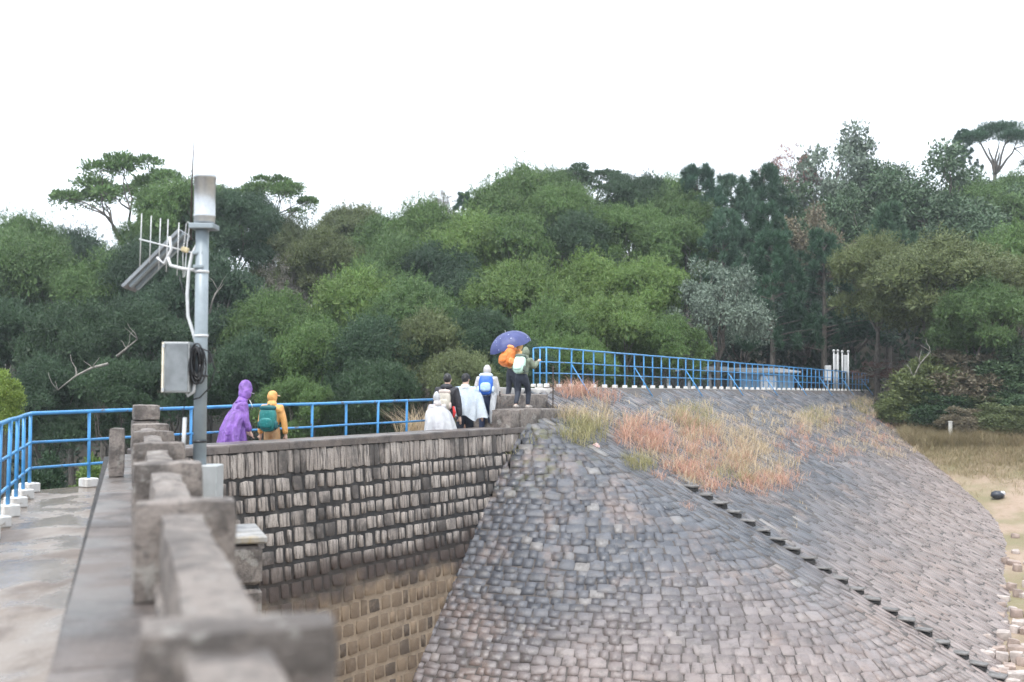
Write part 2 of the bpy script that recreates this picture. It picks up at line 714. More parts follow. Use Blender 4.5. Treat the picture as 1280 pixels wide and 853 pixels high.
# ------------------------------------------------------------------ ground: one sheet, fine near the dam, to the horizon
def build_ground():
    def axis(lo, a, b, hi, st):
        near = np.arange(a, b + 1e-6, st)
        l, x, d = [], a, st
        while x > lo:
            d *= 1.25
            x -= d
            l.append(x)
        h, x, d = [], b, st
        while x < hi:
            d *= 1.25
            x += d
            h.append(x)
        return np.array(l[::-1] + list(near) + h)
    xs = axis(-260, -45, 55, 260, 0.8)
    ys = axis(-60, -5, 100, 300, 0.8)
    nx, ny = len(xs), len(ys)
    V = np.zeros((ny, nx, 3))
    for j, y in enumerate(ys):
        for i, x in enumerate(xs):
            V[j, i] = (x, y, ground_z(x, y))
    idx = np.arange(nx * ny).reshape(ny, nx)
    Fc = np.stack([idx[:-1, :-1], idx[:-1, 1:], idx[1:, 1:], idx[1:, :-1]], -1).reshape(-1, 4)
    o = link(bpy.data.objects.new('ground', np_mesh('ground', V.reshape(-1, 3), Fc, M_GROUND, True)))
    tag(o, 'dry grassy reservoir bank and leaf-littered forest floor', kind='structure')


build_ground()


# ------------------------------------------------------------------ masonry dam wall with coping
CORNER_S = -9.6
ZB = -6.5


def build_wall():
    w = empty('dam_wall', SQ(-5, 0.6, -6.5), label='tall stone block dam wall with black weathered joints below the walkway', cat='wall')
    off = -w.location
    m = MB()
    corner_out = SQ(CORNER_S, 0)
    rings = []
    # near run (behind the camera up to the corner), then the far run up to the abutment
    near0_o, near0_i = AU(-6, 0.44), AU(-6, -0.20)
    cin = SQ(CORNER_S - 0.62, -0.58)
    far_o, far_i = SQ(2.3, 0), SQ(2.3, -0.58)

    def ring(o, i, nrm):
        top = COPE_Z - 0.10
        r = []
        r.append(Vector((i.x, i.y, ZB)))
        r.append(Vector((i.x, i.y, top)))
        r.append(Vector((o.x, o.y, top)))
        b = o + nrm * wall_q(ZB)
        r.append(Vector((b.x, b.y, ZB)))
        return r
    for o, i, nr in ((near0_o, near0_i, RV), (corner_out, cin, (RV + EV).normalized()), (far_o, far_i, EV)):
        rings.append(ring(o, i, nr))
    m.loft(rings)
    m.v = [tuple(Vector(p) + off) for p in m.v]
    core = m.build('wall_core', M_MORTAR, w)
    # face stones of the far run
    sl = math.sqrt(1 + BATTER ** 2)
    yv = (Vector((0, 0, 1)) - EV * BATTER).normalized()       # up along the battered face
    nv = DV.cross(yv).normalized()
    if nv.dot(EV) < 0:
        nv = -nv
    items = []
    r = random.Random(3)
    z = COPE_Z - 0.12
    row = 0
    while z > -5.6:
        lower = z < -1.5
        h = 0.40 if row == 0 else (0.275 if not lower else 0.295) * r.uniform(0.94, 1.06)
        gap = (0.02 if row == 0 else 0.048) if not lower else 0.055
        s = CORNER_S + r.uniform(0, .2)
        while s < 2.2:
            wd = r.uniform(0.14, 0.22) if row == 0 else (r.choice((r.uniform(0.17, 0.24), r.uniform(0.25, 0.36))) if not lower else r.uniform(.2, .36))
            zc = z - h / 2 + r.uniform(-.012, .012)
            q = wall_q(zc)
            c = SQ(s + wd / 2, q, zc)
            p = proj(c)
            if p and 205 < p[0] < 690 and p[1] < 870 and bank_z(s + wd / 2, q) < zc + 0.16:
                g = (gap if row == 0 else .066) * r.uniform(.6, 1.5) if not lower else gap
                hh = h - gap * r.uniform(.6, 1.6)
                proud = 0.06 if not lower else 0.05
                ax = DV * math.cos(a0 := r.uniform(-.03, .03)) + yv * math.sin(a0)
                ay = nv.cross(ax)
                sc = max(0.09, wd - g)
                M = basis(ax * sc, ay * hh * sl, nv * proud, c + off + nv * ((-0.004 if not lower else -0.014) + r.uniform(-.01, .012)))
                items.append((M, sc * hh / p[2] ** 2))
            s += wd
        z -= h
        row += 1
    lay_stones(items, 'stone', M_STONE, w, 300, 'rest_of_stones')
    # coping slabs
    def cope(a, b, ua, ub, fn, n, t=0.12):
        for k in range(n):
            x0, x1 = a + (b - a) * k / n, a + (b - a) * (k + 1) / n
            mb = MB()
            g = 0.006
            dz = r.uniform(-.006, .006)
            P = [fn(x0 + g, ua), fn(x1 - g, ua), fn(x1 - g, ub), fn(x0 + g, ub)]
            lo = [Vector((p.x, p.y, COPE_Z - t)) for p in P]
            mi = [Vector((p.x, p.y, COPE_Z - 0.02 + dz)) for p in P]
            cc = sum(P, Vector()) / 4
            hi = [Vector((p.x + (cc.x - p.x) * .02, p.y + (cc.y - p.y) * .02, COPE_Z + dz)) for p in P]
            mb.loft([[p + off for p in rr] for rr in (lo, mi, hi)])
            mb.build('coping_slab', M_COPE, w)
    cope(-5.0, 15.6, -0.24, 0.47, AU, 16)
    cope(CORNER_S - 0.2, 2.2, -0.62, 0.05, SQ, 9)
    return w


build_wall()


def build_pier():
    """stone pier in front of the near wall that carries the mast"""
    base = AU(11.1, 0.9, 0)
    w = empty('stone_pier', (base.x, base.y, ZB), label='square stone pier with grey concrete cap beside the mast foot', cat='pier')
    r = random.Random(5)
    rot = Matrix((RV, HV, Vector((0, 0, 1)))).transposed()
    inv = Matrix.Translation(-w.location)
    mb = MB()
    u0, u1, a0, a1 = 0.5, 1.22, 10.95, 11.9
    mb.box(AU((a0 + a1) / 2, (u0 + u1) / 2, (-0.10 + ZB) / 2) - w.location, (u1 - u0 - 0.08, a1 - a0 - 0.08, -0.10 - ZB), rot)
    mb.build('pier_core', M_MORTAR, w)
    z = 0.04
    k = 0
    while z > -4.5:
        h = 0.40
        for (ua, ub) in (((u0, u0 + .28), (u0 + .28, u1)) if k % 2 == 0 else ((u0, u1 - .26), (u1 - .26, u1))):
            b = MB()
            b.box(AU((a0 + a1) / 2, (ua + ub) / 2, z - h / 2) - w.location, (ub - ua - .03, a1 - a0 + r.uniform(-.03, .03), h - .035), rot, 0.035)
            b.build('stone', M_PARA, w)
        z -= h
        k += 1
    b = MB()
    b.box(AU((a0 + a1) / 2, (u0 + u1) / 2 + .0, 0.085) - w.location, (u1 - u0 + .05, a1 - a0 + .06, 0.07), rot, 0.015)
    b.build('cap', simple('pier_cap', (0.30, 0.29, 0.28), 0.45, var=.25, scale=5, dirt=(0.33, 0.24, 0.10), bump=.2), w)


build_pier()


# ------------------------------------------------------------------ near parapet: posts with beams
def para_box(mb, a, u, z, size, rz, jit=0.0, bev=0.03):
    rot = Matrix((RV, HV, Vector((0, 0, 1)))).transposed() @ Euler((0, 0, rz)).to_matrix()
    mb.box(AU(a, u, z), size, rot, bev)


def rough_block(c, size, rot, seed, bev=0.03, div=5, amp=0.012):
    """hewn granite block: subdivided box with uneven faces"""
    r = random.Random(seed)
    off = Vector((r.uniform(0, 99), r.uniform(0, 99), r.uniform(0, 99)))
    sx, sy, sz = (s / 2 for s in size)
    mb = MB()
    nx, ny, nz = [max(3, int(s / 0.07)) for s in size]
    nx, ny, nz = min(nx, 8), min(ny, 30), min(nz, 10)
    idx, vs, fs = {}, [], []

    def vert(i, j, k):
        key = (i, j, k)
        if key in idx:
            return idx[key]
        p = Vector((-sx + 2 * sx * i / nx, -sy + 2 * sy * j / ny, -sz + 2 * sz * k / nz))
        ex = min(i, nx - i) == 0, min(j, ny - j) == 0, min(k, nz - k) == 0
        if sum(ex) >= 2:
            d = bev * (0.6 + 0.8 * abs(noise.noise(p * 7 + off)))
            for ax, (e, h) in enumerate(zip(ex, (sx, sy, sz))):
                if e:
                    p[ax] -= math.copysign(d, p[ax])
        p += Vector([noise.noise(p * 9 + off + Vector((7 * a, 0, 0))) * amp + noise.noise(p * 2.5 + off + Vector((3 * a, 0, 0))) * amp * 1.3 for a in range(3)])
        idx[key] = len(vs)
        vs.append(rot @ p + c)
        return idx[key]
    for a, na, nb, fix in ((0, ny, nz, nx), (1, nx, nz, ny), (2, nx, ny, nz)):
        for side in (0, fix):
            for i in range(na):
                for j in range(nb):
                    q = []
                    for di, dj in ((0, 0), (1, 0), (1, 1), (0, 1)):
                        k = [0, 0, 0]
                        k[a] = side
                        o = [x for x in range(3) if x != a]
                        k[o[0]], k[o[1]] = i + di, j + dj
                        q.append(vert(*k))
                    if (side == 0) != (a == 1):
                        q.reverse()
                    fs.append(q)
    mb.add(vs, fs)
    return mb


def build_parapet():
    w = empty('stone_parapet', AU(3, 0.2, COPE_Z), label='rough granite parapet of posts and beams along the near walkway', cat='parapet')
    inv = -w.location
    rot0 = Matrix((RV, HV, Vector((0, 0, 1)))).transposed()
    posts = [-0.05, 2.62, 5.2, 7.65, 10.1, 12.5, 14.6]
    r = random.Random(2)
    TOP = EYE.z - 0.52
    for i, a in enumerate(posts):
        h = TOP - COPE_Z + r.uniform(-.01, .01)
        rot = rot0 @ Euler((0, 0, r.uniform(-.03, .03))).to_matrix()
        if a > 0:
            rough_block(AU(a, 0.235, COPE_Z + h / 2) + inv, (0.43, 0.2, h), rot, 10 + i, 0.014, amp=0.007).build('post', M_PARA, w, 'edges')
    ends = posts + [16.2]
    for i in range(len(ends) - 1):
        a0, a1 = ends[i] + 0.11, ends[i + 1] - 0.11
        if i == 0:
            a0 = -1.5
        L = a1 - a0
        c = AU((a0 + a1) / 2, 0.215, TOP - 0.05 - 0.13 + r.uniform(-.012, .012)) + inv
        rough_block(c, (0.19, L, 0.26), rot0 @ Euler((0, 0, r.uniform(-.006, .006))).to_matrix(), 40 + i, 0.014, amp=0.009).build('beam', M_PARA, w, 'edges')
        c = AU((a0 + a1) / 2, 0.215, COPE_Z + 0.06) + inv
        rough_block(c, (0.2, L, 0.12), rot0, 60 + i, 0.02).build('plinth', M_PARA, w, 'edges')
    # the end pillar of stacked blocks
    e = empty('stone_pillar', AU(16.15, 0.2, COPE_Z), label='stacked granite end pillar where the parapet meets the far wall', cat='pillar')
    z = 0
    for k in range(3):
        h = 0.21
        rough_block(Vector((r.uniform(-.015, .015), r.uniform(-.015, .015), z + h / 2)), (0.34, 0.36, h - .006), rot0 @ Euler((0, 0, r.uniform(-.08, .08))).to_matrix(), 80 + k, 0.012, amp=0.006).build('block', M_PARA, e, 'edges')
        z += h
    g = empty('gate_post', AU(12.0, -0.12, COPE_Z), label='short plain granite post on the inner edge of the coping', cat='post')
    rough_block(Vector((0, 0, 0.24)), (0.15, 0.2, 0.48), rot0, 90, 0.01, amp=0.004).build('shaft', M_PARA, g, 'edges')


build_parapet()


# ------------------------------------------------------------------ walkway slab
def build_walkway():
    w = MB()
    pts_in = [AU(-6, -0.19), AU(15.4, -0.19), SQ(CORNER_S + 0.4, -0.57), SQ(-0.3, -0.57)]
    pts_out = [AU(-6, -1.52), AU(16.35, -1.52), SQ(-11.3, -1.85), SQ(-0.3, -1.85)]
    pts_out[1] = SQ(-10.78, -1.86)
    top, bot = [], []
    outl = pts_in + [pts_out[3], pts_out[1], pts_out[0]]
    n = len(outl)
    vs = [Vector((p.x, p.y, 0)) for p in outl] + [Vector((p.x, p.y, -0.35)) for p in outl]
    fs = [tuple(range(n)), tuple(reversed(range(n, 2 * n)))]
    for i in range(n):
        j = (i + 1) % n
        fs.append((i, n + i, n + j, j))
    w.add(vs, fs)
    o = w.build('walkway', M_CONC)
    tag(o, 'wet concrete walkway along the top of the dam', kind='structure')


build_walkway()


# ------------------------------------------------------------------ blue railings
def railing(name, label, path, n_posts, zb, top, mids, block, rail_r, post_r, braces=0, group=None):
    """path(k) gives the ground point of post k"""
    p0 = path(0)
    e = empty(name, (p0.x, p0.y, zb(0)), label=label, cat='railing', group=group)
    o = -e.location
    pv = Matrix.Translation(o)
    mpost = MB()
    mpost.tube([(0, 0, 0.02), (0, 0, 1)], post_r, 8)
    me_post = mpost.mesh('post', M_BLUE, True)
    mblk = MB()
    mblk.box((0, 0, block[2] / 2), block, None, 0.012)
    me_blk = mblk.mesh('footing_block', M_WHITE)
    r = random.Random(len(label))
    for k in range(n_posts):
        p = path(k)
        b = link(bpy.data.objects.new('footing_block', me_blk), e)
        b.location = Vector((p.x, p.y, zb(k))) + o
        b.rotation_euler = (0, 0, -PHI + r.uniform(-.12, .12))
        b.scale = (r.uniform(.93, 1.07), r.uniform(.93, 1.07), r.uniform(.9, 1.1))
        q = link(bpy.data.objects.new('post', me_post), e)
        q.location = Vector((p.x, p.y, zb(k))) + o
        q.rotation_euler = (r.uniform(-.012, .012), r.uniform(-.012, .012), 0)
        q.scale = (1, 1, top(k) - zb(k))
        if braces and k % braces == braces - 2:
            m = MB()
            z0 = zb(k)
            a = Vector((p.x, p.y, z0 + (top(k) - z0) * 0.62)) + o
            c = Vector((p.x, p.y, z0)) + EV * 0.62 + o
            c.z = bank_z(*to_sq(p.x + EV.x * .62, p.y + EV.y * .62)) + o.z - 0.02
            m.tube([a, c], post_r * 0.8, 6)
            m.build('brace', M_BLUE, e, True)
    for nm, f in [('top_rail', 1.0)] + [('middle_rail', x) for x in mids]:
        m = MB()
        pts = []
        for k in range(n_posts):
            p = path(k)
            pts.append(Vector((p.x, p.y, zb(k) + (top(k) - zb(k)) * f + r.uniform(-.006, .006))) + o)
        m.tube(pts, rail_r if nm == 'top_rail' else rail_r * 0.72, 8)
        m.build(nm, M_BLUE, e, True)
    return e


def path_left(k):
    # near run up to the corner, then along the far run, posts a metre apart
    nrun = 7
    c = SQ(-10.57, -1.68)
    if k < nrun:
        d = (nrun - k) * 1.0
        return c - HV * d
    return c + DV * ((k - nrun) * 1.01)


railing('blue_railing', 'blue pipe railing on white footing blocks along the outer walkway edge', path_left, 18,
        lambda k: 0.0, lambda k: 1.10 + 0.010 * max(0, k - 7), (0.63, 0.31), (0.2, 0.2, 0.13), 0.028, 0.025)


def path_right(k):
    if k < 2:
        return SQ(4.4, -1.52) - EV * ((2 - k) * 0.30) + DV * ((2 - k) * 0.2)
    return SQ(4.4 + (k - 2) * 0.685, -1.52)


railing('blue_railing', 'long blue pipe railing along the crest of the sloping stone embankment', path_right, 55,
        lambda k: crest_z(4.5 + max(0, k - 3) * .685) + 0.02, lambda k: crest_z(4.5 + max(0, k - 3) * .685) + 1.03 - 0.0015 * k, (0.64, 0.36), (0.115, 0.115, 0.09), 0.022, 0.02, 6)


# ------------------------------------------------------------------ embankment
def build_bank():
    e = tag(empty('embankment', SQ(5, 2, 0)), 'sloping stone-pitched embankment face with a rounded end by the wall', kind='structure')
    o = -e.location
    # bed under the stones
    ss = list(np.arange(-9, 1, 0.4)) + list(np.arange(1, SEND + 3, 1.0))
    qs = list(np.arange(QE, 12.5, 0.4))
    V = np.array([[tuple(SQ(s, q, bank_z(s, q) + (0.021 if s > 3.2 or q > -.1 else -.75)) + o) for q in qs] for s in ss])
    idx = np.arange(len(ss) * len(qs)).reshape(len(ss), len(qs))
    Fc = np.stack([idx[:-1, :-1], idx[:-1, 1:], idx[1:, 1:], idx[1:, :-1]], -1).reshape(-1, 4)
    link(bpy.data.objects.new('bed', np_mesh('bed', V.reshape(-1, 3), Fc, M_JOINT, True)), e)
    r = random.Random(9)
    items_c, items_p = [], []

    def put(s, q, xs, wd, ln, th, lst):
        """stone at (s,q); xs: horizontal contour direction, ln along the fall"""
        h = 0.02
        z = bank_z(s, q)
        p = SQ(s, q, z)
        gs = (bank_z(s + h, q) - z) / h
        gq = (bank_z(s, q + h) - z) / h
        nrm = (Vector((0, 0, 1)) - DV * gs - EV * gq).normalized()
        xd = (xs - nrm * xs.dot(nrm)).normalized()
        yd = nrm.cross(xd).normalized()
        a = r.gauss(0, 0.09)
        xd, yd = xd * math.cos(a) + yd * math.sin(a), yd * math.cos(a) - xd * math.sin(a)
        pj = proj(p)
        if not pj or pj[0] < 480 or pj[0] > 1310 or pj[1] > 880:
            return
        if (q < wall_q(z) - 0.15 and s < 0.3) or (q < -0.02 and s < 2.9):
            return
        tl = r.gauss(0, 0.018)
        nr = (nrm + yd * tl + xd * r.gauss(0, .016)).normalized()
        xd = (xd - nr * xd.dot(nr)).normalized()
        yd = nr.cross(xd)
        M = basis(xd * wd, yd * ln, nr * th, p + o + nr * (-0.035 + r.uniform(-.008, .008)))
        view = abs(nrm.dot((EYE - p).normalized()))
        lst.append((M, wd * ln * view / pj[2] ** 2))
    # rounded end: courses fan out round the cone
    rho = 1.7
    while rho < 12.4:
        dr = r.uniform(0.20, 0.29)
        th = r.uniform(-.05, .02)
        while th < PI / 2:
            speed = rho * math.sqrt(math.sin(th) ** 2 + (math.cos(th) / CONE) ** 2)
            wd = r.choice((r.uniform(.14, .22), r.uniform(.2, .3), r.uniform(.24, .38)))
            th2 = th + wd / speed
            s, q = S1 - rho * math.sin(th) / CONE, QE + rho * math.cos(th)
            s2, q2 = S1 - rho * math.sin(th2) / CONE, QE + rho * math.cos(th2)
            tang = SQ(s2, q2) - SQ(s, q)
            L = dr * math.sqrt(.25 + (math.cos(th) ** 2 + (math.sin(th) / CONE) ** 2))
            if True:
                put((s + s2) / 2 + r.uniform(-.02, .02), (q + q2) / 2 + r.uniform(-.02, .02), tang.normalized(), tang.length * r.uniform(.95, 1.02), L * r.uniform(.93, 1.04), 0.13, items_c)
            th = th2
        rho += dr * 0.93
    # plane: narrow stones with their long side down the fall
    s = S1 + 0.1
    while s < SEND + 1.5:
        ds = r.uniform(0.17, 0.27)
        q = QE + 0.12 - r.uniform(0, .4)
        while q < 11.5:
            L = r.uniform(0.3, 0.62)
            if bank_z(s, q) > ground_z(*SQ(s, q).xy) - 0.25 and q > QE:
                put(s + ds / 2, q + L / 2, DV, ds * r.uniform(.95, 1.05), L * 1.12, 0.13, items_p)
            q += L
        s += ds
    allst = items_c + items_p
    lay_stones(allst, 'stone', M_PITCH, e, 300, 'rest_of_stones', FLATS)
    # concrete kerb under the crest railing
    m = MB()
    k0, k1 = 4.2, SEND + 0.5
    for i in range(12):
        a, b = k0 + (k1 - k0) * i / 12, k0 + (k1 - k0) * (i + 1) / 12 - 0.012
        z = crest_z((a + b) / 2)
        m = MB()
        P = [SQ(a, -1.40), SQ(b, -1.40), SQ(b, -1.75), SQ(a, -1.75)]
        m.loft([[Vector((p.x, p.y, z - .35)) + o for p in P], [Vector((p.x, p.y, z + .03)) + o for p in P]])
        m.build('kerb_slab', simple('kerb_concrete', (0.50, 0.48, 0.45), 0.6, var=.12, scale=4, dirt=(.25, .22, .2), bump=.2), e)
    # crest top behind the railing
    m = MB()
    P = [SQ(3.0, -1.45), SQ(SEND + 3, -1.7), SQ(SEND + 3, -6.5), SQ(14, -6), SQ(3.0, -2.5)]
    m.loft([[Vector((p.x, p.y, -2)) + o for p in P], [Vector((p.x, p.y, crest_z(0 if i in (0, 4) else SEND) - .03)) + o for i, p in enumerate(P)]])
    m.build('crest_top', M_GROUND, e)


build_bank()


# ------------------------------------------------------------------ steps from the walkway up to the crest
def build_steps():
    e = empty('stone_steps', SQ(1.0, -0.7, 0), label='two big granite block steps climbing from walkway to embankment crest', cat='steps')
    o = -e.location
    rot = Matrix((DV, -EV, Vector((0, 0, 1)))).transposed()

    def blk(s0, s1, q0, q1, z0, z1, seed, name='step_block', mat=None, bev=0.02):
        b = rough_block(SQ((s0 + s1) / 2, (q0 + q1) / 2, (z0 + z1) / 2) + o, (s1 - s0, abs(q1 - q0), z1 - z0), rot, seed, bev, amp=0.012)
        b.build(name, mat or M_PARA, e, 'edges')
    blk(-0.1, 0.35, 0.02, -0.45, 0.2, 1.0, 201)
    blk(0.36, 1.3, 0.03, -0.66, 0.2, 1.01, 202)
    blk(1.31, 2.3, 0.0, -0.7, 0.2, 0.99, 203)
    blk(0.65, 1.55, -0.72, -1.5, 0.2, 1.30, 204)
    blk(1.56, 3.0, -0.71, -1.5, 0.2, 1.31, 205)
    lt = simple('pale_slab', (0.55, 0.52, 0.49), 0.5, var=.1, scale=5, bump=.2)
    blk(1.1, 1.7, -1.52, -2.4, 1.0, 1.43, 206, 'top_slab', lt)
    blk(1.8, 2.9, -1.52, -2.5, 1.0, 1.46, 207, 'top_slab', lt)
    blk(2.92, 4.3, -1.2, -2.5, 1.0, 1.44, 208, 'top_slab', lt)
    blk(-0.2, 0.6, -0.72, -1.8, -0.3, 0.33, 209)
    p = at_y(691, 512, SQ(2.4, -0.3).y)
    m = MB()
    m.tube([(0, 0, -0.15), (0.004, 0, 0.5), (0, 0, 1.02)], 0.016, 6)
    t = m.build('marker_rod', simple('rusty_rod', (0.07, 0.055, 0.05), 0.8, var=.3, scale=30))
    t.location = (p.x, p.y, p.z)
    tag(t, 'thin dark upright metal rod beside the block steps', 'rod')


build_steps()


def build_slope_stair():
    e = empty('slope_stair', SQ(2.5, 3, -1), label='narrow flight of projecting stone treads running down the embankment', cat='stairs')
    o = -e.location
    r = random.Random(21)
    A, B = (2.75, 3.0), (2.05, 9.3)
    n = 20
    for k in range(n):
        f = k / (n - 1)
        s, q = A[0] + (B[0] - A[0]) * f, A[1] + (B[1] - A[1]) * f
        if k < 2:
            s += r.uniform(-.1, .1)
        z = bank_z(s, q - 0.18) + 0.02 + r.uniform(-.012, .012)
        rot = Matrix((DV, -EV, Vector((0, 0, 1)))).transposed() @ Euler((r.uniform(-.06, .06), r.uniform(-.05, .05), r.uniform(-.12, .12))).to_matrix()
        rough_block(SQ(s, q, z - 0.035) + o, (0.26 * r.uniform(.9, 1.15), 0.34 * r.uniform(.92, 1.05), 0.06), rot, 300 + k, 0.012, amp=0.008).build('tread', simple('tread_stone', (0.15, 0.14, 0.135), .5, var=.25, scale=8, bump=.4), e, 'edges')
        # black block painting the shaded gap under the tread
        rough_block(SQ(s + 0.0, q, z - 0.16) + o, (0.25, 0.3, 0.18), rot, 340 + k, 0.01, amp=0.008).build('tread_gap_shade', simple('gap_shade_black', (0.022, 0.02, 0.02), .8, var=.3, scale=8), e, 'edges')


build_slope_stair()


# ------------------------------------------------------------------ stones on the shore, litter, small things
def build_rubble():
    r = random.Random(33)
    pale = simple('pale_kerb_stone', (0.42, 0.36, 0.33), 0.6, var=.2, scale=6, bump=.4, dirt=(.3, .22, .18))
    pink = simple('pink_kerb_stone', (0.32, 0.245, 0.21), 0.65, var=.2, scale=6, bump=.4, dirt=(.2, .15, .12))
    p = hit(1260, 760, ground_z)
    e = empty('stone_path', (p.x, p.y, ground_z(p.x, p.y)), label='uneven path of pale loose paving stones below the embankment', cat='path')
    o = -e.location
    k = 0
    for py in range(672, 880, 11):
        for col in range(5):
            px = 1236 + col * 17 + r.uniform(-5, 5) + (py - 672) * -0.02
            if px < 1228 or (py < 730 and r.random() < .55):
                continue
            q = hit(px, py + r.uniform(-4, 4), ground_z)
            sz = (r.uniform(.2, .36), r.uniform(.2, .3), r.uniform(.12, .26))
            rot = Euler((r.uniform(-.15, .15), r.uniform(-.15, .15), -PHI + r.uniform(-.35, .35))).to_matrix()
            rough_block(Vector((q.x, q.y, ground_z(q.x, q.y) + sz[2] * r.uniform(.1, .35))) + o, sz, rot, 400 + k, 0.02, amp=0.012).build('stone', pale if r.random() < .55 else pink, e, 'edges')
            k += 1


build_rubble()


def small_things():
    # white marker post in the bank grass
    p = hit(1188, 552, ground_z)
    h = 24 / F * p.y
    m = MB()
    m.box((0, 0, h / 2 - .1), (0.12, 0.12, h + .2), None, 0.015)
    m.box((0, 0, h + .012), (0.14, 0.14, 0.03), None, 0.008)
    o = m.build('marker_post', simple('marker_white', (0.62, 0.61, 0.58), .6, var=.1, dirt=(.35, .33, .3)))
    o.location = (p.x, p.y, ground_z(p.x, p.y))
    o.rotation_euler = (0.03, -0.02, 0.4)
    tag(o, 'short white square marker post standing in dry grass below trees', 'post')
    # dark bag
    p = hit(1247, 624, ground_z)
    m = MB()
    m.ell((0, 0, 0.14), (0.23, 0.16, 0.14), None, 14, 10, lambda d: 1 + 0.25 * noise.noise(d * 2.7) + .12 * noise.noise(d * 6))
    o = m.build('rubbish_bag', simple('dark_plastic', (0.035, 0.04, 0.055), 0.3, var=.3, scale=20, bump=.5), None, True)
    m = MB()
    m.ell((0.16, -0.04, 0.2), (0.10, 0.08, 0.08), None, 10, 7, lambda d: 1 + 0.35 * noise.noise(d * 3))
    m.build('knot', simple('pale_plastic', (0.55, 0.55, 0.58), 0.4, var=.2, scale=20), o, True)
    o.location = (p.x, p.y, ground_z(p.x, p.y))
    tag(o, 'crumpled dark plastic rubbish bag lying on the grassy bank', 'bag')
    # pale litter on the slope
    p = bank_hit(745, 561)
    m = MB()
    m.ell((0, 0, 0.05), (0.085, 0.06, 0.07), None, 10, 7, lambda d: 1 + 0.4 * noise.noise(d * 3.1))
    o = m.build('litter', simple('litter_pink', (0.75, 0.50, 0.48), 0.6, var=.25, scale=14), None, True)
    o.location = p
    tag(o, 'crumpled pale pink paper litter among the slope grass', 'litter')


small_things()


def build_shed():
    """low blue shed on the crest, behind the railing"""
    Y = 50.0
    a, b = at_y(936, 489, Y), at_y(990, 489, Y)
    e = empty('blue_shed', (a.x, Y, CREST_Z - 1.2), label='low blue sheet-metal shed with pale flat roof behind the crest railing', cat='shed')
    o = -e.location
    wm = simple('shed_blue', (0.17, 0.28, 0.41), .5, var=.12, scale=3, dirt=(.22, .27, .3))
    rm = simple('shed_roof', (0.25, 0.255, 0.26), .5, var=.2, scale=3, dirt=(.2, .2, .2))
    roof_z = at_y(930, 464, Y).z
    x0, x1 = at_y(926, 480, Y).x, b.x + .1
    m = MB()
    m.box(((x0 + x1) / 2 + o.x, 1.5, (roof_z + o.z) / 2), (x1 - x0, 3.0, roof_z + o.z))
    m.build('wall', wm, e)
    n = 12
    for k in range(n):
        m = MB()
        m.box((x0 + (x1 - x0) * (k + .5) / n + o.x, -0.02, (roof_z + o.z) / 2), (0.035, 0.05, roof_z + o.z - .04))
        m.build('rib', wm, e)
    m = MB()
    m.box(((x0 + x1) / 2 + o.x, 1.4, roof_z + o.z + .05), (x1 - x0 + .4, 3.7, .09), Euler((0.05, 0, 0)).to_matrix(), .02)
    m.build('roof', rm, e)
    m = MB()
    m.box((x0 + 1.2 + o.x, -0.045, (roof_z + o.z) / 2 - .08), (0.7, .05, roof_z + o.z - .25), None, .01)
    d = m.build('door', simple('shed_door', (0.5, 0.55, 0.6), .5, var=.1), e)
    # long low roofed trough beside it
    c0, c1 = at_y(835, 470, 50.0), at_y(922, 470, 50.0)
    t = empty('roofed_store', (c0.x, 50.5, CREST_Z - 1.2), label='low weathered store with grey sheet roof left of the blue shed', cat='shed')
    o = -t.location
    rz = at_y(880, 461, 50.0).z
    L = c1.x - c0.x
    for k in range(9):
        m = MB()
        m.box((L * (k + .5) / 9, 0.9 + .02 * (k % 2), rz + o.z + .012 * (k % 2)), (L / 9 + .03, 2.2, .04), Euler((0.10, 0, 0)).to_matrix())
        m.build('roof_sheet', rm, t)
    for k in range(4):
        m = MB()
        m.box((L * (k + .1) / 3.3, 0.1, (rz + o.z) / 2 - .1), (.12, .12, rz + o.z))
        m.build('support', simple('store_post', (.35, .36, .37), .6), t)
    m = MB()
    m.box((L / 2, 1.4, (rz + o.z) / 2 - .15), (L - .2, .1, rz + o.z - .35))
    m.build('back_wall', simple('store_wall', (.22, .25, .27), .7, dirt=(.12, .1, .08)), t)


build_shed()


def build_hoist():
    Y = 55.6
    c = at_y(1050, 491, Y)
    e = empty('water_gauge_frame', (c.x, Y, c.z - .05), label='white gauge pipes with ball tops and pale tanks at the railing end', cat='gauge')
    o = -e.location
    wm = simple('pipe_white', (0.56, 0.57, 0.58), .4, var=.06, dirt=(.34, .32, .3))
    for px, top in ((1042.5, 440), (1047.5, 440), (1053, 441), (1060.5, 441)):
        p, q = at_y(px, 491, Y), at_y(px, top, Y)
        m = MB()
        m.tube([(p.x + o.x, 0, 0), (p.x + o.x, 0, q.z + o.z)], 0.036, 10)
        t = m.build('pipe', wm, e, True)
        m = MB()
        m.ell((p.x + o.x, 0, q.z + o.z + .05), (.07, .07, .07), None, 12, 8)
        m.build('ball_cap', wm, t, True)
    for x0, x1, y0, y1 in ((1044, 1050, 443, 462), (1056, 1062, 444, 466), (1033, 1040.5, 457, 476)):
        a, b = at_y(x0, y1, Y), at_y(x1, y0, Y)
        m = MB()
        m.box(((a.x + b.x) / 2 + o.x, .25, (a.z + b.z) / 2 + o.z), (b.x - a.x, .2, b.z - a.z), None, .02)
        m.build('tank', wm, e)
        m = MB()
        m.tube([((a.x + b.x) / 2 + o.x, .25, 0), ((a.x + b.x) / 2 + o.x, .25, a.z + o.z + .02)], .03, 6)
        m.build('tank_leg', wm, e, True)


build_hoist()


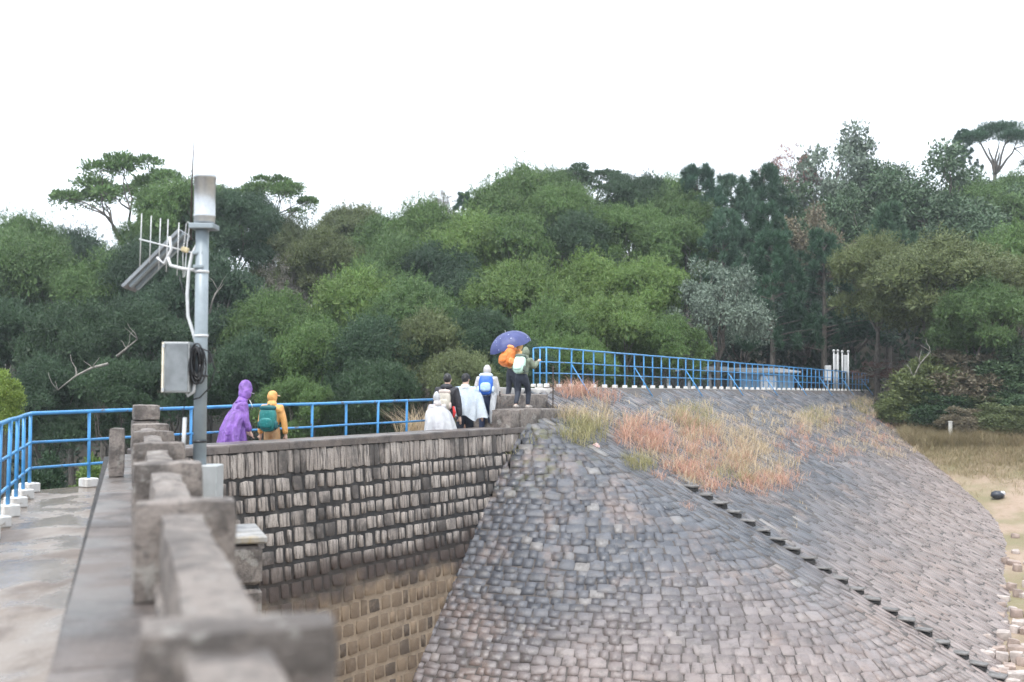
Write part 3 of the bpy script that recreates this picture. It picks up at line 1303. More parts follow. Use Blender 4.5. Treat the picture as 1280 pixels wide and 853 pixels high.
# ------------------------------------------------------------------ rain gauge mast
def build_mast():
    Y = 10.85
    P = lambda px, py, dy=0.0: at_y(px, py, Y + dy)
    foot = P(250, 640)
    e = empty('rain_gauge_mast', (foot.x, foot.y, 0.12), label='grey steel mast carrying steel rain gauge, antenna, solar panel and control box', cat='mast')
    o = -e.location
    L = lambda px, py, dy=0.0: P(px, py, dy) + o
    galv = simple('mast_grey_paint', (0.27, 0.315, 0.345), .4, var=.1, scale=5, dirt=(.2, .23, .25))
    steel = simple('brushed_steel', (0.50, 0.52, 0.54), .32, .55, var=.05, scale=30)
    alu = simple('aluminium', (0.58, 0.59, 0.60), .4, .15, var=.06)
    blk = simple('black_cable', (0.012, 0.012, 0.014), .4, var=.2)
    pvc = simple('grey_conduit', (0.60, 0.61, 0.62), .45, var=.06)
    # foot box and pole
    m = MB()
    a, b = L(240, 625), L(275.5, 581)
    m.box(((a.x + b.x) / 2, 0, b.z / 2), (b.x - a.x, 0.26, b.z), None, .01)
    m.build('foot_box', simple('foot_box_paint', (0.38, 0.395, 0.40), .5, var=.06, scale=6, dirt=(.3, .31, .31)), e)
    m = MB()
    m.tube([L(249.5, 582), L(253, 288)], 0.062, 16)
    pole = m.build('pole', galv, e, True)
    for py in (340, 420, 470, 552):
        m = MB()
        x = 249.5 + 3.5 * (582 - py) / 294
        m.tube([L(x, py + 1.5), L(x, py - 1.5)], 0.068, 16)
        m.build('clamp_band', alu if py < 450 else blk, pole, True)
    # rain gauge on its plate
    m = MB()
    c = L(255, 284)
    m.box(c, (0.235, 0.235, 0.05), None, .006)
    plate = m.build('plate', galv, e)
    g0, g1 = L(255.5, 279), L(255.5, 219)
    m = MB()
    prof = [(0, .095), (.008, .1), (.05, .1), (.055, .104), (.075, .104), (.08, .1), (.42, .1), (.422, .106), (.455, .106), (.457, .098), (.43, .094)]
    n = 28
    h = g1.z - g0.z
    m.loft([[Vector((g0.x + r_ * math.cos(2 * PI * k / n), g0.y + r_ * math.sin(2 * PI * k / n), g0.z + z_ / .457 * h)) for k in range(n)] for z_, r_ in prof])
    m.build('rain_gauge', steel, e, True)
    # lightning rod
    m = MB()
    m.tube([L(238.5, 300), L(240, 225), L(243, 163)], [.011, .009, .003], 6)
    m.build('lightning_rod', simple('rod_dark', (.05, .035, .03), .6), e, True)
    # yagi antenna
    m = MB()
    b0, b1 = L(174, 299), L(247, 318)
    m.tube([b0, b1], .007, 8)
    ant = m.build('antenna_boom', alu, e, True)
    bx = lambda px: L(px, 299 + (px - 174) * 19 / 73.0)
    for px, y0, y1 in ((176, 267, 333), (188, 270, 329), (199.5, 273, 337.5), (209, 274.5, 340), (222.5, 278.5, 344.5), (246.5, 280, 361)):
        m = MB()
        x = bx(px)
        m.tube([L(px - 1.2, y1), x, L(px + 1.2, y0)], .0052, 6)
        m.build('element', alu, ant, True)
    # folded dipole
    m = MB()
    m.tube([L(229, 347), L(228.5, 320), L(233, 280), L(235, 277.5), L(237, 280), L(233.5, 310), L(231, 345), L(229, 347)], .005, 6)
    m.build('folded_dipole', alu, ant, True)
    m = MB()
    m.box(L(231.5, 312.5), (.075, .05, .05), Euler((0, .25, 0)).to_matrix(), .01)
    m.build('feed_box', simple('feed_yellow', (.55, .46, .28), .6, var=.15), ant)
    m = MB()
    m.box(L(249, 317), (.10, .12, .03), None, .004)
    m.box(L(250, 334), (.10, .14, .03), None, .004)
    m.build('bracket', galv, ant)
    # solar panel, seen from its edge
    p0, p1 = L(160, 361.5, .34), L(231, 291, .34)
    d = (p1 - p0)
    ang = math.atan2(d.z, d.x)
    rot = Euler((0, -ang, 0)).to_matrix() @ Euler((math.radians(-6), 0, 0)).to_matrix()
    mid = (p0 + p1) / 2
    m = MB()
    m.box(mid, (d.length, .30, .035), rot, .004)
    pan = m.build('solar_panel', simple('panel_frame', (.24, .255, .27), .4, .4), e)
    m = MB()
    m.box(mid + rot @ Vector((0, 0, .018)), (d.length - .03, .26, .004), rot)
    m.build('cells', simple('panel_cells', (.02, .025, .06), .12, var=.2), pan)
    m = MB()
    m.box(mid + rot @ Vector((0.02, -.08, -.03)), (d.length * .93, .05, .03), rot)
    m.box(mid + rot @ Vector((0.02, .08, -.03)), (d.length * .93, .05, .03), rot)
    m.build('back_rail', galv, pan)
    m = MB()
    m.tube([L(196, 322), L(205, 330), L(214, 312), L(212, 296)], .014, 8)
    m.tube([L(210, 322), L(213, 332), L(228, 336), L(246, 338)], .016, 8)
    m.build('panel_arm', pvc, pan, True)
    # conduits
    m = MB()
    m.tube([L(260, 288), L(250, 300), L(240, 318), L(236, 338), L(234, 368), L(235, 395), L(241, 415), L(246, 432)], .017, 8)
    m.tube([L(244, 470, -.08), L(242, 490, -.08), L(235, 495, -.08), L(233, 490, -.08)], .016, 8)
    m.tube([L(231, 522, -.05), L(230, 548, -.05), L(228, 582, -.05)], .02, 8)
    m.build('conduit', pvc, e, True)
    # control box
    a, b = L(205.5, 491, -.1), L(240, 428, -.1)
    m = MB()
    m.box(((a.x + b.x) / 2, -.1, (a.z + b.z) / 2), (b.x - a.x, .17, b.z - a.z), None, .008)
    cb = m.build('control_box', simple('box_steel', (.42, .43, .43), .32, .75, var=.12, scale=8, dirt=(.3, .28, .25)), e)
    m = MB()
    m.box(((a.x + b.x) / 2 + .01, -.19, (a.z + b.z) / 2), (b.x - a.x - .04, .012, b.z - a.z - .03), None, .004)
    m.build('door', simple('box_door', (.22, .235, .245), .35, .5, var=.14, scale=7, dirt=(.16, .165, .17)), cb)
    m = MB()
    m.box((a.x + .008, -.192, (a.z + b.z) / 2), (.018, .012, b.z - a.z - .01))
    m.build('edge_strip', simple('strip_cream', (.75, .68, .55), .6), cb)
    for py in (432, 486):
        m = MB()
        m.box(((a.x + b.x) / 2 - .11, -.2, L(0, py).z), (.02, .014, .035))
        m.build('hinge', steel, cb)
    # coil of black cable
    m = MB()
    r = random.Random(4)
    for k in range(11):
        cx, cz = 246.5 + r.uniform(-4, 4), 455 + r.uniform(-3, 3)
        rx, rz_ = r.uniform(3, 8.5), r.uniform(17, 24)
        dy = -.13 + r.uniform(-.05, .05)
        m.tube([L(cx + rx * math.cos(t), cz + rz_ * math.sin(t), dy + .02 * math.sin(2 * t + k)) for t in [2 * PI * i / 18 for i in range(19)]], .0085, 5)
    m.tube([L(250, 435, -.1), L(262, 440, -.1), L(269, 462, -.1), L(262, 485, -.1), L(250, 497, -.1), L(240, 500, -.1)], .007, 5)
    m.tube([L(224, 345), L(228, 362), L(236, 380), L(240, 410), L(246, 432)], .006, 5)
    m.tube([L(232, 495, -.05), L(228, 525, -.05), L(224, 552, -.05), L(230, 580, -.05)], .005, 5)
    m.build('cable_coil', blk, e, True)


build_mast()


# ------------------------------------------------------------------ foliage
def m_leaf(name, gloss=0.5, trans=0.16):
    """leaf colour comes from the object's own colour, varied leaf by leaf"""
    t = NT(name)
    oi = t.n('ObjectInfo')
    r = t.n('NewGeometry').outputs['Random Per Island']
    p = t.pos()
    br = t.math('ADD', 0.78, t.math('MULTIPLY', r, 0.44))
    c = t.mix(1.0, oi.outputs['Color'], (1, 1, 1), 'MULTIPLY')
    hs = t.n('HueSaturation')
    t.link(c, hs.inputs['Color'])
    t.link(t.math('ADD', 0.485, t.math('MULTIPLY', rnd2(t, r, 9.7), 0.03)), hs.inputs['Hue'])
    t.link(t.math('MULTIPLY', br, t.step(t.noise(p, 0.5, 3), 0.3, 0.7, 0.85, 1.15)), hs.inputs['Value'])
    c = hs.outputs[0]
    a = t.pbr(c, gloss, spec=0.35)
    tr = t.n('BsdfTranslucent')
    t.link(c, tr.inputs[0])
    mx = t.n('MixShader')
    mx.inputs[0].default_value = trans
    t.link(a, mx.inputs[1])
    t.link(tr.outputs[0], mx.inputs[2])
    return t.done(mx.outputs[0])


def m_bark(name, a, b):
    t = NT(name)
    co = t.coord()
    n = t.noise(t.mapping(co, (6, 6, 1.2)), 2.5, 5, 0.7)
    return t.done(t.pbr(t.mix(t.step(n, .35, .65), a, b), .8, normal=t.bump(n, .6, .05)))


M_LEAF = m_leaf('leaf')
M_BARK = m_bark('bark', (0.05, 0.042, 0.036), (0.16, 0.14, 0.12))
M_BARKP = m_bark('pale_bark', (0.16, 0.145, 0.13), (0.30, 0.28, 0.25))


def unit(v):
    return v / np.maximum(np.linalg.norm(v, axis=1, keepdims=True), 1e-9)


def leaves(base, axis, length, width, rng, roll=None, face=None, loose=.4):
    """diamond leaf quads"""
    n = len(base)
    axis = unit(axis)
    side = unit(np.cross(axis, unit(rng.normal(size=(n, 3)))))
    if roll is not None:                     # lie flat: blade faces up
        up = np.tile(np.array([[0, 0, 1.0]]), (n, 1)) + rng.normal(size=(n, 3)) * roll
        side = unit(np.cross(axis, up))
    if face is not None:                     # blades turned outwards, like the skin of the clump
        side = unit(np.cross(axis, face + rng.normal(size=(n, 3)) * loose))
    L = length[:, None]
    W = width[:, None]
    V = np.stack([base, base + axis * L * .45 + side * W * .5, base + axis * L, base + axis * L * .45 - side * W * .5], 1)
    return V.reshape(-1, 3), np.arange(n * 4).reshape(n, 4)


def clump_points(cs, rs, n, rng, lo=0.72, up_bias=0.35, flat=0.62):
    """points on the shells of clump ellipsoids, denser on top"""
    cs, rs = np.array(cs), np.array(rs)
    w = rs ** 2
    which = rng.choice(len(cs), n, p=w / w.sum())
    d = unit(rng.normal(size=(n, 3)))
    d[:, 2] = np.where(rng.random(n) < up_bias, np.abs(d[:, 2]), d[:, 2])
    k = lo + (1.04 - lo) * rng.random(n) ** .6
    off = d * k[:, None] * rs[which][:, None]
    off[:, 2] *= flat
    # small lobes so that a clump is no smooth ball
    ph = rng.random((len(cs), 3)) * 20
    q = d * 4.1 + ph[which]
    lob = 1 + 0.26 * np.sin(q[:, 0]) * np.sin(q[:, 1] * 1.3 + 1) + 0.12 * np.sin(q[:, 2] * 2.3 + q[:, 0] * 1.7)
    return cs[which] + off * lob[:, None], d


def limb_mesh(name, trunk, limbs, mat, sides=6):
    m = MB()
    m.tube(trunk[0], trunk[1], 8)
    for pts, rad in limbs:
        m.tube(pts, rad, sides, False)
    return m.mesh(name, mat, True)


def bend(a, b, r, k=0.12, n=4):
    a, b = Vector(a), Vector(b)
    L = (b - a).length
    pts = []
    for i in range(n + 1):
        f = i / n
        p = a.lerp(b, f)
        w = math.sin(PI * f) * L * k
        pts.append(p + Vector((r.uniform(-w, w), r.uniform(-w, w), w * .5)))
    return pts


# every kind is 10 m tall with a crown about 8 m wide; trees are scaled copies
def make_kind(kind, seed):
    r = random.Random(seed)
    rng = np.random.default_rng(seed)
    H, R = 10.0, 4.0
    cs, rs, limbs = [], [], []
    bark = M_BARK
    if kind == 'wattle':                     # domed feathery crown of cauliflower clumps
        for i in range(26):
            a, rr = r.uniform(0, 2 * PI), R * 0.8 * math.sqrt(r.random())
            f = rr / R
            z = 4.3 + 4.6 * math.sqrt(max(0, 1 - f * f)) * (r.uniform(.82, 1.0) if i < 17 else r.uniform(.1, .6))
            cs.append((rr * math.cos(a), rr * math.sin(a), z))
            rs.append(r.choice((r.uniform(.7, 1.2), r.uniform(1.1, 1.8))))
        n, ni = 50000, 5000
        P, d = clump_points(cs, rs, n, rng, .66, .55, .70)
        ax = np.cross(d, rng.normal(size=(n, 3))) + d * rng.uniform(.1, 1.3, (n, 1)) + np.array([0, 0, .2])
        V, Fc = leaves(P, ax, rng.uniform(.11, .25, n), rng.uniform(.032, .055, n), rng, face=d, loose=.6)
        # ragged sprigs that break the outline
        ns, per = 420, 26
        Ps, ds = clump_points(cs, rs, ns, rng, .95, .7, .70)
        dirs = unit(ds + np.array([0, 0, .5]) + rng.normal(size=(ns, 3)) * .5)
        ln = rng.uniform(.25, .75, ns)
        tt = rng.random((ns, per))
        Q = (Ps[:, None, :] + dirs[:, None, :] * (tt * ln[:, None])[:, :, None] + rng.normal(size=(ns, per, 3)) * (.12 * (1.1 - tt))[:, :, None]).reshape(-1, 3)
        dd = np.repeat(dirs, per, 0) + rng.normal(size=(ns * per, 3)) * .7
        V3, F3 = leaves(Q, dd, rng.uniform(.1, .22, len(Q)), rng.uniform(.03, .05, len(Q)), rng)
        V, Fc = np.concatenate([V, V3]), np.concatenate([Fc, F3 + len(V)])
        P2, d2 = clump_points(cs, np.array(rs) * .68, ni, rng, .25, .5, .7)
        V2, F2 = leaves(P2, d2 + rng.normal(size=(ni, 3)), rng.uniform(.3, .5, ni), rng.uniform(.15, .28, ni), rng)
        V, Fc = np.concatenate([V, V2]), np.concatenate([Fc, F2 + len(V)])
    elif kind == 'broad':                    # broad leaves in loose sprays, gaps between
        for i in range(44):
            a, rr = r.uniform(0, 2 * PI), R * .95 * math.sqrt(r.random())
            f = rr / R
            z = 3.6 + 5.6 * math.sqrt(max(0, 1 - f * f)) * r.uniform(.35, 1.0)
            cs.append((rr * math.cos(a), rr * math.sin(a), z))
            rs.append(r.uniform(.5, 1.1))
        n = 15000
        P, d = clump_points(cs, rs, n, rng, .3, .4, .8)
        ax = d * .6 + rng.normal(size=(n, 3)) * .5 + np.array([0, 0, -.15])
        V, Fc = leaves(P, ax, rng.uniform(.16, .30, n), rng.uniform(.08, .14, n), rng, face=d + np.array([0, 0, .4]), loose=.5)
    elif kind == 'umbrella':                 # flat pads of leaves held on bare forking limbs
        for i in range(24):
            a, rr = r.uniform(0, 2 * PI), R * 1.0 * math.sqrt(r.random())
            z = 9.2 - 1.9 * (rr / R) ** 2 + r.uniform(-.5, .35)
            cs.append((rr * math.cos(a), rr * math.sin(a), z))
            rs.append(r.uniform(.6, 1.15))
        n = 15000
        P, d = clump_points(cs, rs, n, rng, .4, .7, .40)
        ax = d + np.array([0, 0, .3]) + rng.normal(size=(n, 3)) * .5
        V, Fc = leaves(P, ax, rng.uniform(.16, .3, n), rng.uniform(.06, .1, n), rng, face=d + np.array([0, 0, .4]), loose=.5)
    elif kind == 'pine':                     # tiers of upward needle tufts
        for i in range(120):
            z = r.uniform(2.6, 9.8)
            rm = 3.7 * (1 - ((z - 2.0) / 8.6) ** 1.3) + .35
            a, rr = r.uniform(0, 2 * PI), rm * math.sqrt(r.uniform(.15, 1))
            cs.append((rr * math.cos(a), rr * math.sin(a), z + .12 * rr))
            rs.append(r.uniform(.38, .62))
        n = 21000
        which = rng.integers(0, len(cs), n)
        C = np.array(cs)[which]
        d = unit(rng.normal(size=(n, 3)) * np.array([.75, .75, .6]) + np.array([0, 0, .75]))
        P = C + d * .05 + np.array([0, 0, 1.0]) * (rng.random(n)[:, None] * .35 - .2)
        V, Fc = leaves(P, d, rng.uniform(.3, .6, n), rng.uniform(.035, .055, n), rng)
    elif kind == 'pinepad':                  # old flat-topped pine with a few layered pads
        pads = [(0.2, 0.2, 9.4, 1.9), (2.0, .6, 8.9, 1.5), (-2.1, -.4, 8.8, 1.3), (3.1, -.6, 8.2, 1.0), (-3.2, .3, 7.7, 1.0), (1.0, -1.3, 8.7, 1.3), (2.9, .8, 7.0, .8), (-1.2, 1.2, 9.0, 1.2)]
        cs = [p[:3] for p in pads]
        rs = [p[3] for p in pads]
        n = 12000
        P, d = clump_points(cs, rs, n, rng, .1, .6, .25)
        ax = d * .5 + np.array([0, 0, .6]) + rng.normal(size=(n, 3)) * .4
        V, Fc = leaves(P, ax, rng.uniform(.25, .45, n), rng.uniform(.035, .05, n), rng)
    elif kind == 'sparse':                   # thin half-bare crown
        for i in range(46):
            a, rr = r.uniform(0, 2 * PI), R * .9 * math.sqrt(r.random())
            f = rr / R
            z = 4.2 + 5.4 * math.sqrt(max(0, 1 - f * f)) * r.uniform(.3, 1.0)
            cs.append((rr * math.cos(a), rr * math.sin(a), z))
            rs.append(r.uniform(.35, .75))
        n = 5200
        P, d = clump_points(cs, rs, n, rng, .2, .4, .8)
        ax = d + rng.normal(size=(n, 3)) * .6
        V, Fc = leaves(P, ax, rng.uniform(.14, .26, n), rng.uniform(.06, .11, n), rng)
        bark = M_BARKP
    elif kind == 'shrub':                    # leafy to the ground, glossy pale leaves
        for i in range(40):
            a, rr = r.uniform(0, 2 * PI), R * .9 * math.sqrt(r.random())
            f = rr / R
            z = 1.0 + 7.6 * math.sqrt(max(0, 1 - f * f)) * r.uniform(.1, 1.0)
            cs.append((rr * math.cos(a), rr * math.sin(a), z))
            rs.append(r.uniform(.9, 1.7))
        n = 22000
        P, d = clump_points(cs, rs, n, rng, .5, .5, .8)
        ax = d * .8 + rng.normal(size=(n, 3)) * .5 + np.array([0, 0, .2])
        V, Fc = leaves(P, ax, rng.uniform(.25, .55, n), rng.uniform(.1, .22, n), rng, face=d + np.array([0, 0, .4]), loose=.5)
    crown = np_mesh('crown', V, Fc, M_LEAF)
    # trunk and limbs reach to the clumps
    if kind in ('pine',):
        trunk = ([Vector((r.uniform(-.1, .1), r.uniform(-.1, .1), z)) for z in (-14, -3, 2, 5, 8, 9.9)], [.34, .28, .2, .15, .08, .03])
        for c in r.sample(cs, 34):
            limbs.append((bend((0, 0, c[2] - .5), c, r, .05, 3), [.05, .035, .025, .012]))
    else:
        fork = {'shrub': .8, 'umbrella': 4.6, 'pinepad': 6.2}.get(kind, r.uniform(2.2, 3.2))
        lean = Vector((r.uniform(-.5, .5), r.uniform(-.4, .4), 0))
        trunk = ([Vector((0, 0, -14)), Vector((0, 0, -3)), Vector((0, 0, fork * .3)) + lean * .2, Vector((0, 0, fork * .7)) + lean * .7, Vector((0, 0, fork)) + lean], [.36, .3, .23, .18, .15])
        top = trunk[0][-1]
        heads = []
        for k in range(6):
            a = 2 * PI * k / 6 + r.uniform(-.4, .4)
            hz = {'umbrella': 7.0, 'pinepad': 8.0, 'shrub': 3.5}.get(kind, 5.4) + r.uniform(-.6, .9)
            hd = Vector((1.5 * math.cos(a), 1.5 * math.sin(a), hz))
            heads.append(hd)
            limbs.append((bend(top - Vector((0, 0, .1)), hd, r, .1, 4), [.13, .11, .09, .075, .06]))
        for c in cs:
            hd = min(heads, key=lambda h: (h - Vector(c)).length)
            limbs.append((bend(hd, c, r, .1, 4), [.055, .042, .034, .025, .012]))
            if kind in ('sparse', 'umbrella'):
                for q in range(3):
                    tip = Vector(c) + Vector((r.gauss(0, .5), r.gauss(0, .5), r.uniform(.1, .7)))
                    limbs.append((bend(c, tip, r, .1, 2), [.018, .012, .005]))
    tm = limb_mesh('trunk', trunk, limbs, bark, 5)
    return crown, tm


KINDS = {}
for kd, nvar in (('wattle', 4), ('broad', 3), ('umbrella', 2), ('pine', 2), ('pinepad', 1), ('sparse', 2), ('shrub', 2)):
    KINDS[kd] = [make_kind(kd, 500 + i * 17 + len(kd) * 7) for i in range(nvar)]

GREEN = {
    'w': (0.094, 0.160, 0.048), 'wl': (0.130, 0.205, 0.054), 'wd': (0.042, 0.080, 0.038), 'wo': (0.118, 0.144, 0.058),  # wd and d: dark greens, also darkened for the shade low in the wood
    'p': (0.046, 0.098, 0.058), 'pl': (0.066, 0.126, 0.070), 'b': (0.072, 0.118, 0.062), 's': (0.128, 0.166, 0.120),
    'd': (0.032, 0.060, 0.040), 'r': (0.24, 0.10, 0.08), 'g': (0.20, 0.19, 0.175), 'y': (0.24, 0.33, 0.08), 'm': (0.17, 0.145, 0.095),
    'rb': (0.11, 0.055, 0.045),
}
KNAME = {'wattle': 'feathery_tree', 'broad': 'broadleaf_tree', 'umbrella': 'flat_topped_tree', 'pine': 'pine_tree', 'pinepad': 'old_pine_tree', 'sparse': 'sparse_tree', 'shrub': 'leafy_shrub'}
TREES = []
TALL = {'wattle': 1.25, 'broad': 1.35, 'umbrella': 1.15, 'pine': 1.15, 'pinepad': 1.15, 'sparse': 1.3, 'shrub': 1.5}


def tree(kind, px, ytop, Y, wpx, col, label, var=None, base=None, cat='tree', group='trees of the wooded hillside', depth=1.0, jit=0.12, tall=None):
    r = random.Random(int(px * 7 + ytop * 13))
    top = at_y(px, ytop, Y)
    gz = ground_z(top.x, top.y) if base is None else at_y(px, base, Y).z
    h = max(1.0, top.z - gz)
    w = wpx / F * Y
    e = empty(KNAME[kind], (top.x, top.y, gz), label=label, cat=cat, group=group)
    crown, tm = KINDS[kind][(var if var is not None else r.randrange(99)) % len(KINDS[kind])]
    e.rotation_euler = (0, 0, r.uniform(0, 2 * PI))
    c = GREEN[col] if isinstance(col, str) else col
    k = r.uniform(1 - jit, 1 + jit)
    sw = w / 8.0
    sz = min(h / 9.75, sw * (tall or TALL[kind]))
    t = link(bpy.data.objects.new('trunk', tm), e)
    o = link(bpy.data.objects.new('crown', crown), e)
    for b in (t, o):
        b.scale = (sw, sw * depth, sz)
        b.location = (0, 0, h - 9.75 * sz)
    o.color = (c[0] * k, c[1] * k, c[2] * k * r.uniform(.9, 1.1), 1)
    TREES.append((e, px, ytop, wpx))
    return e


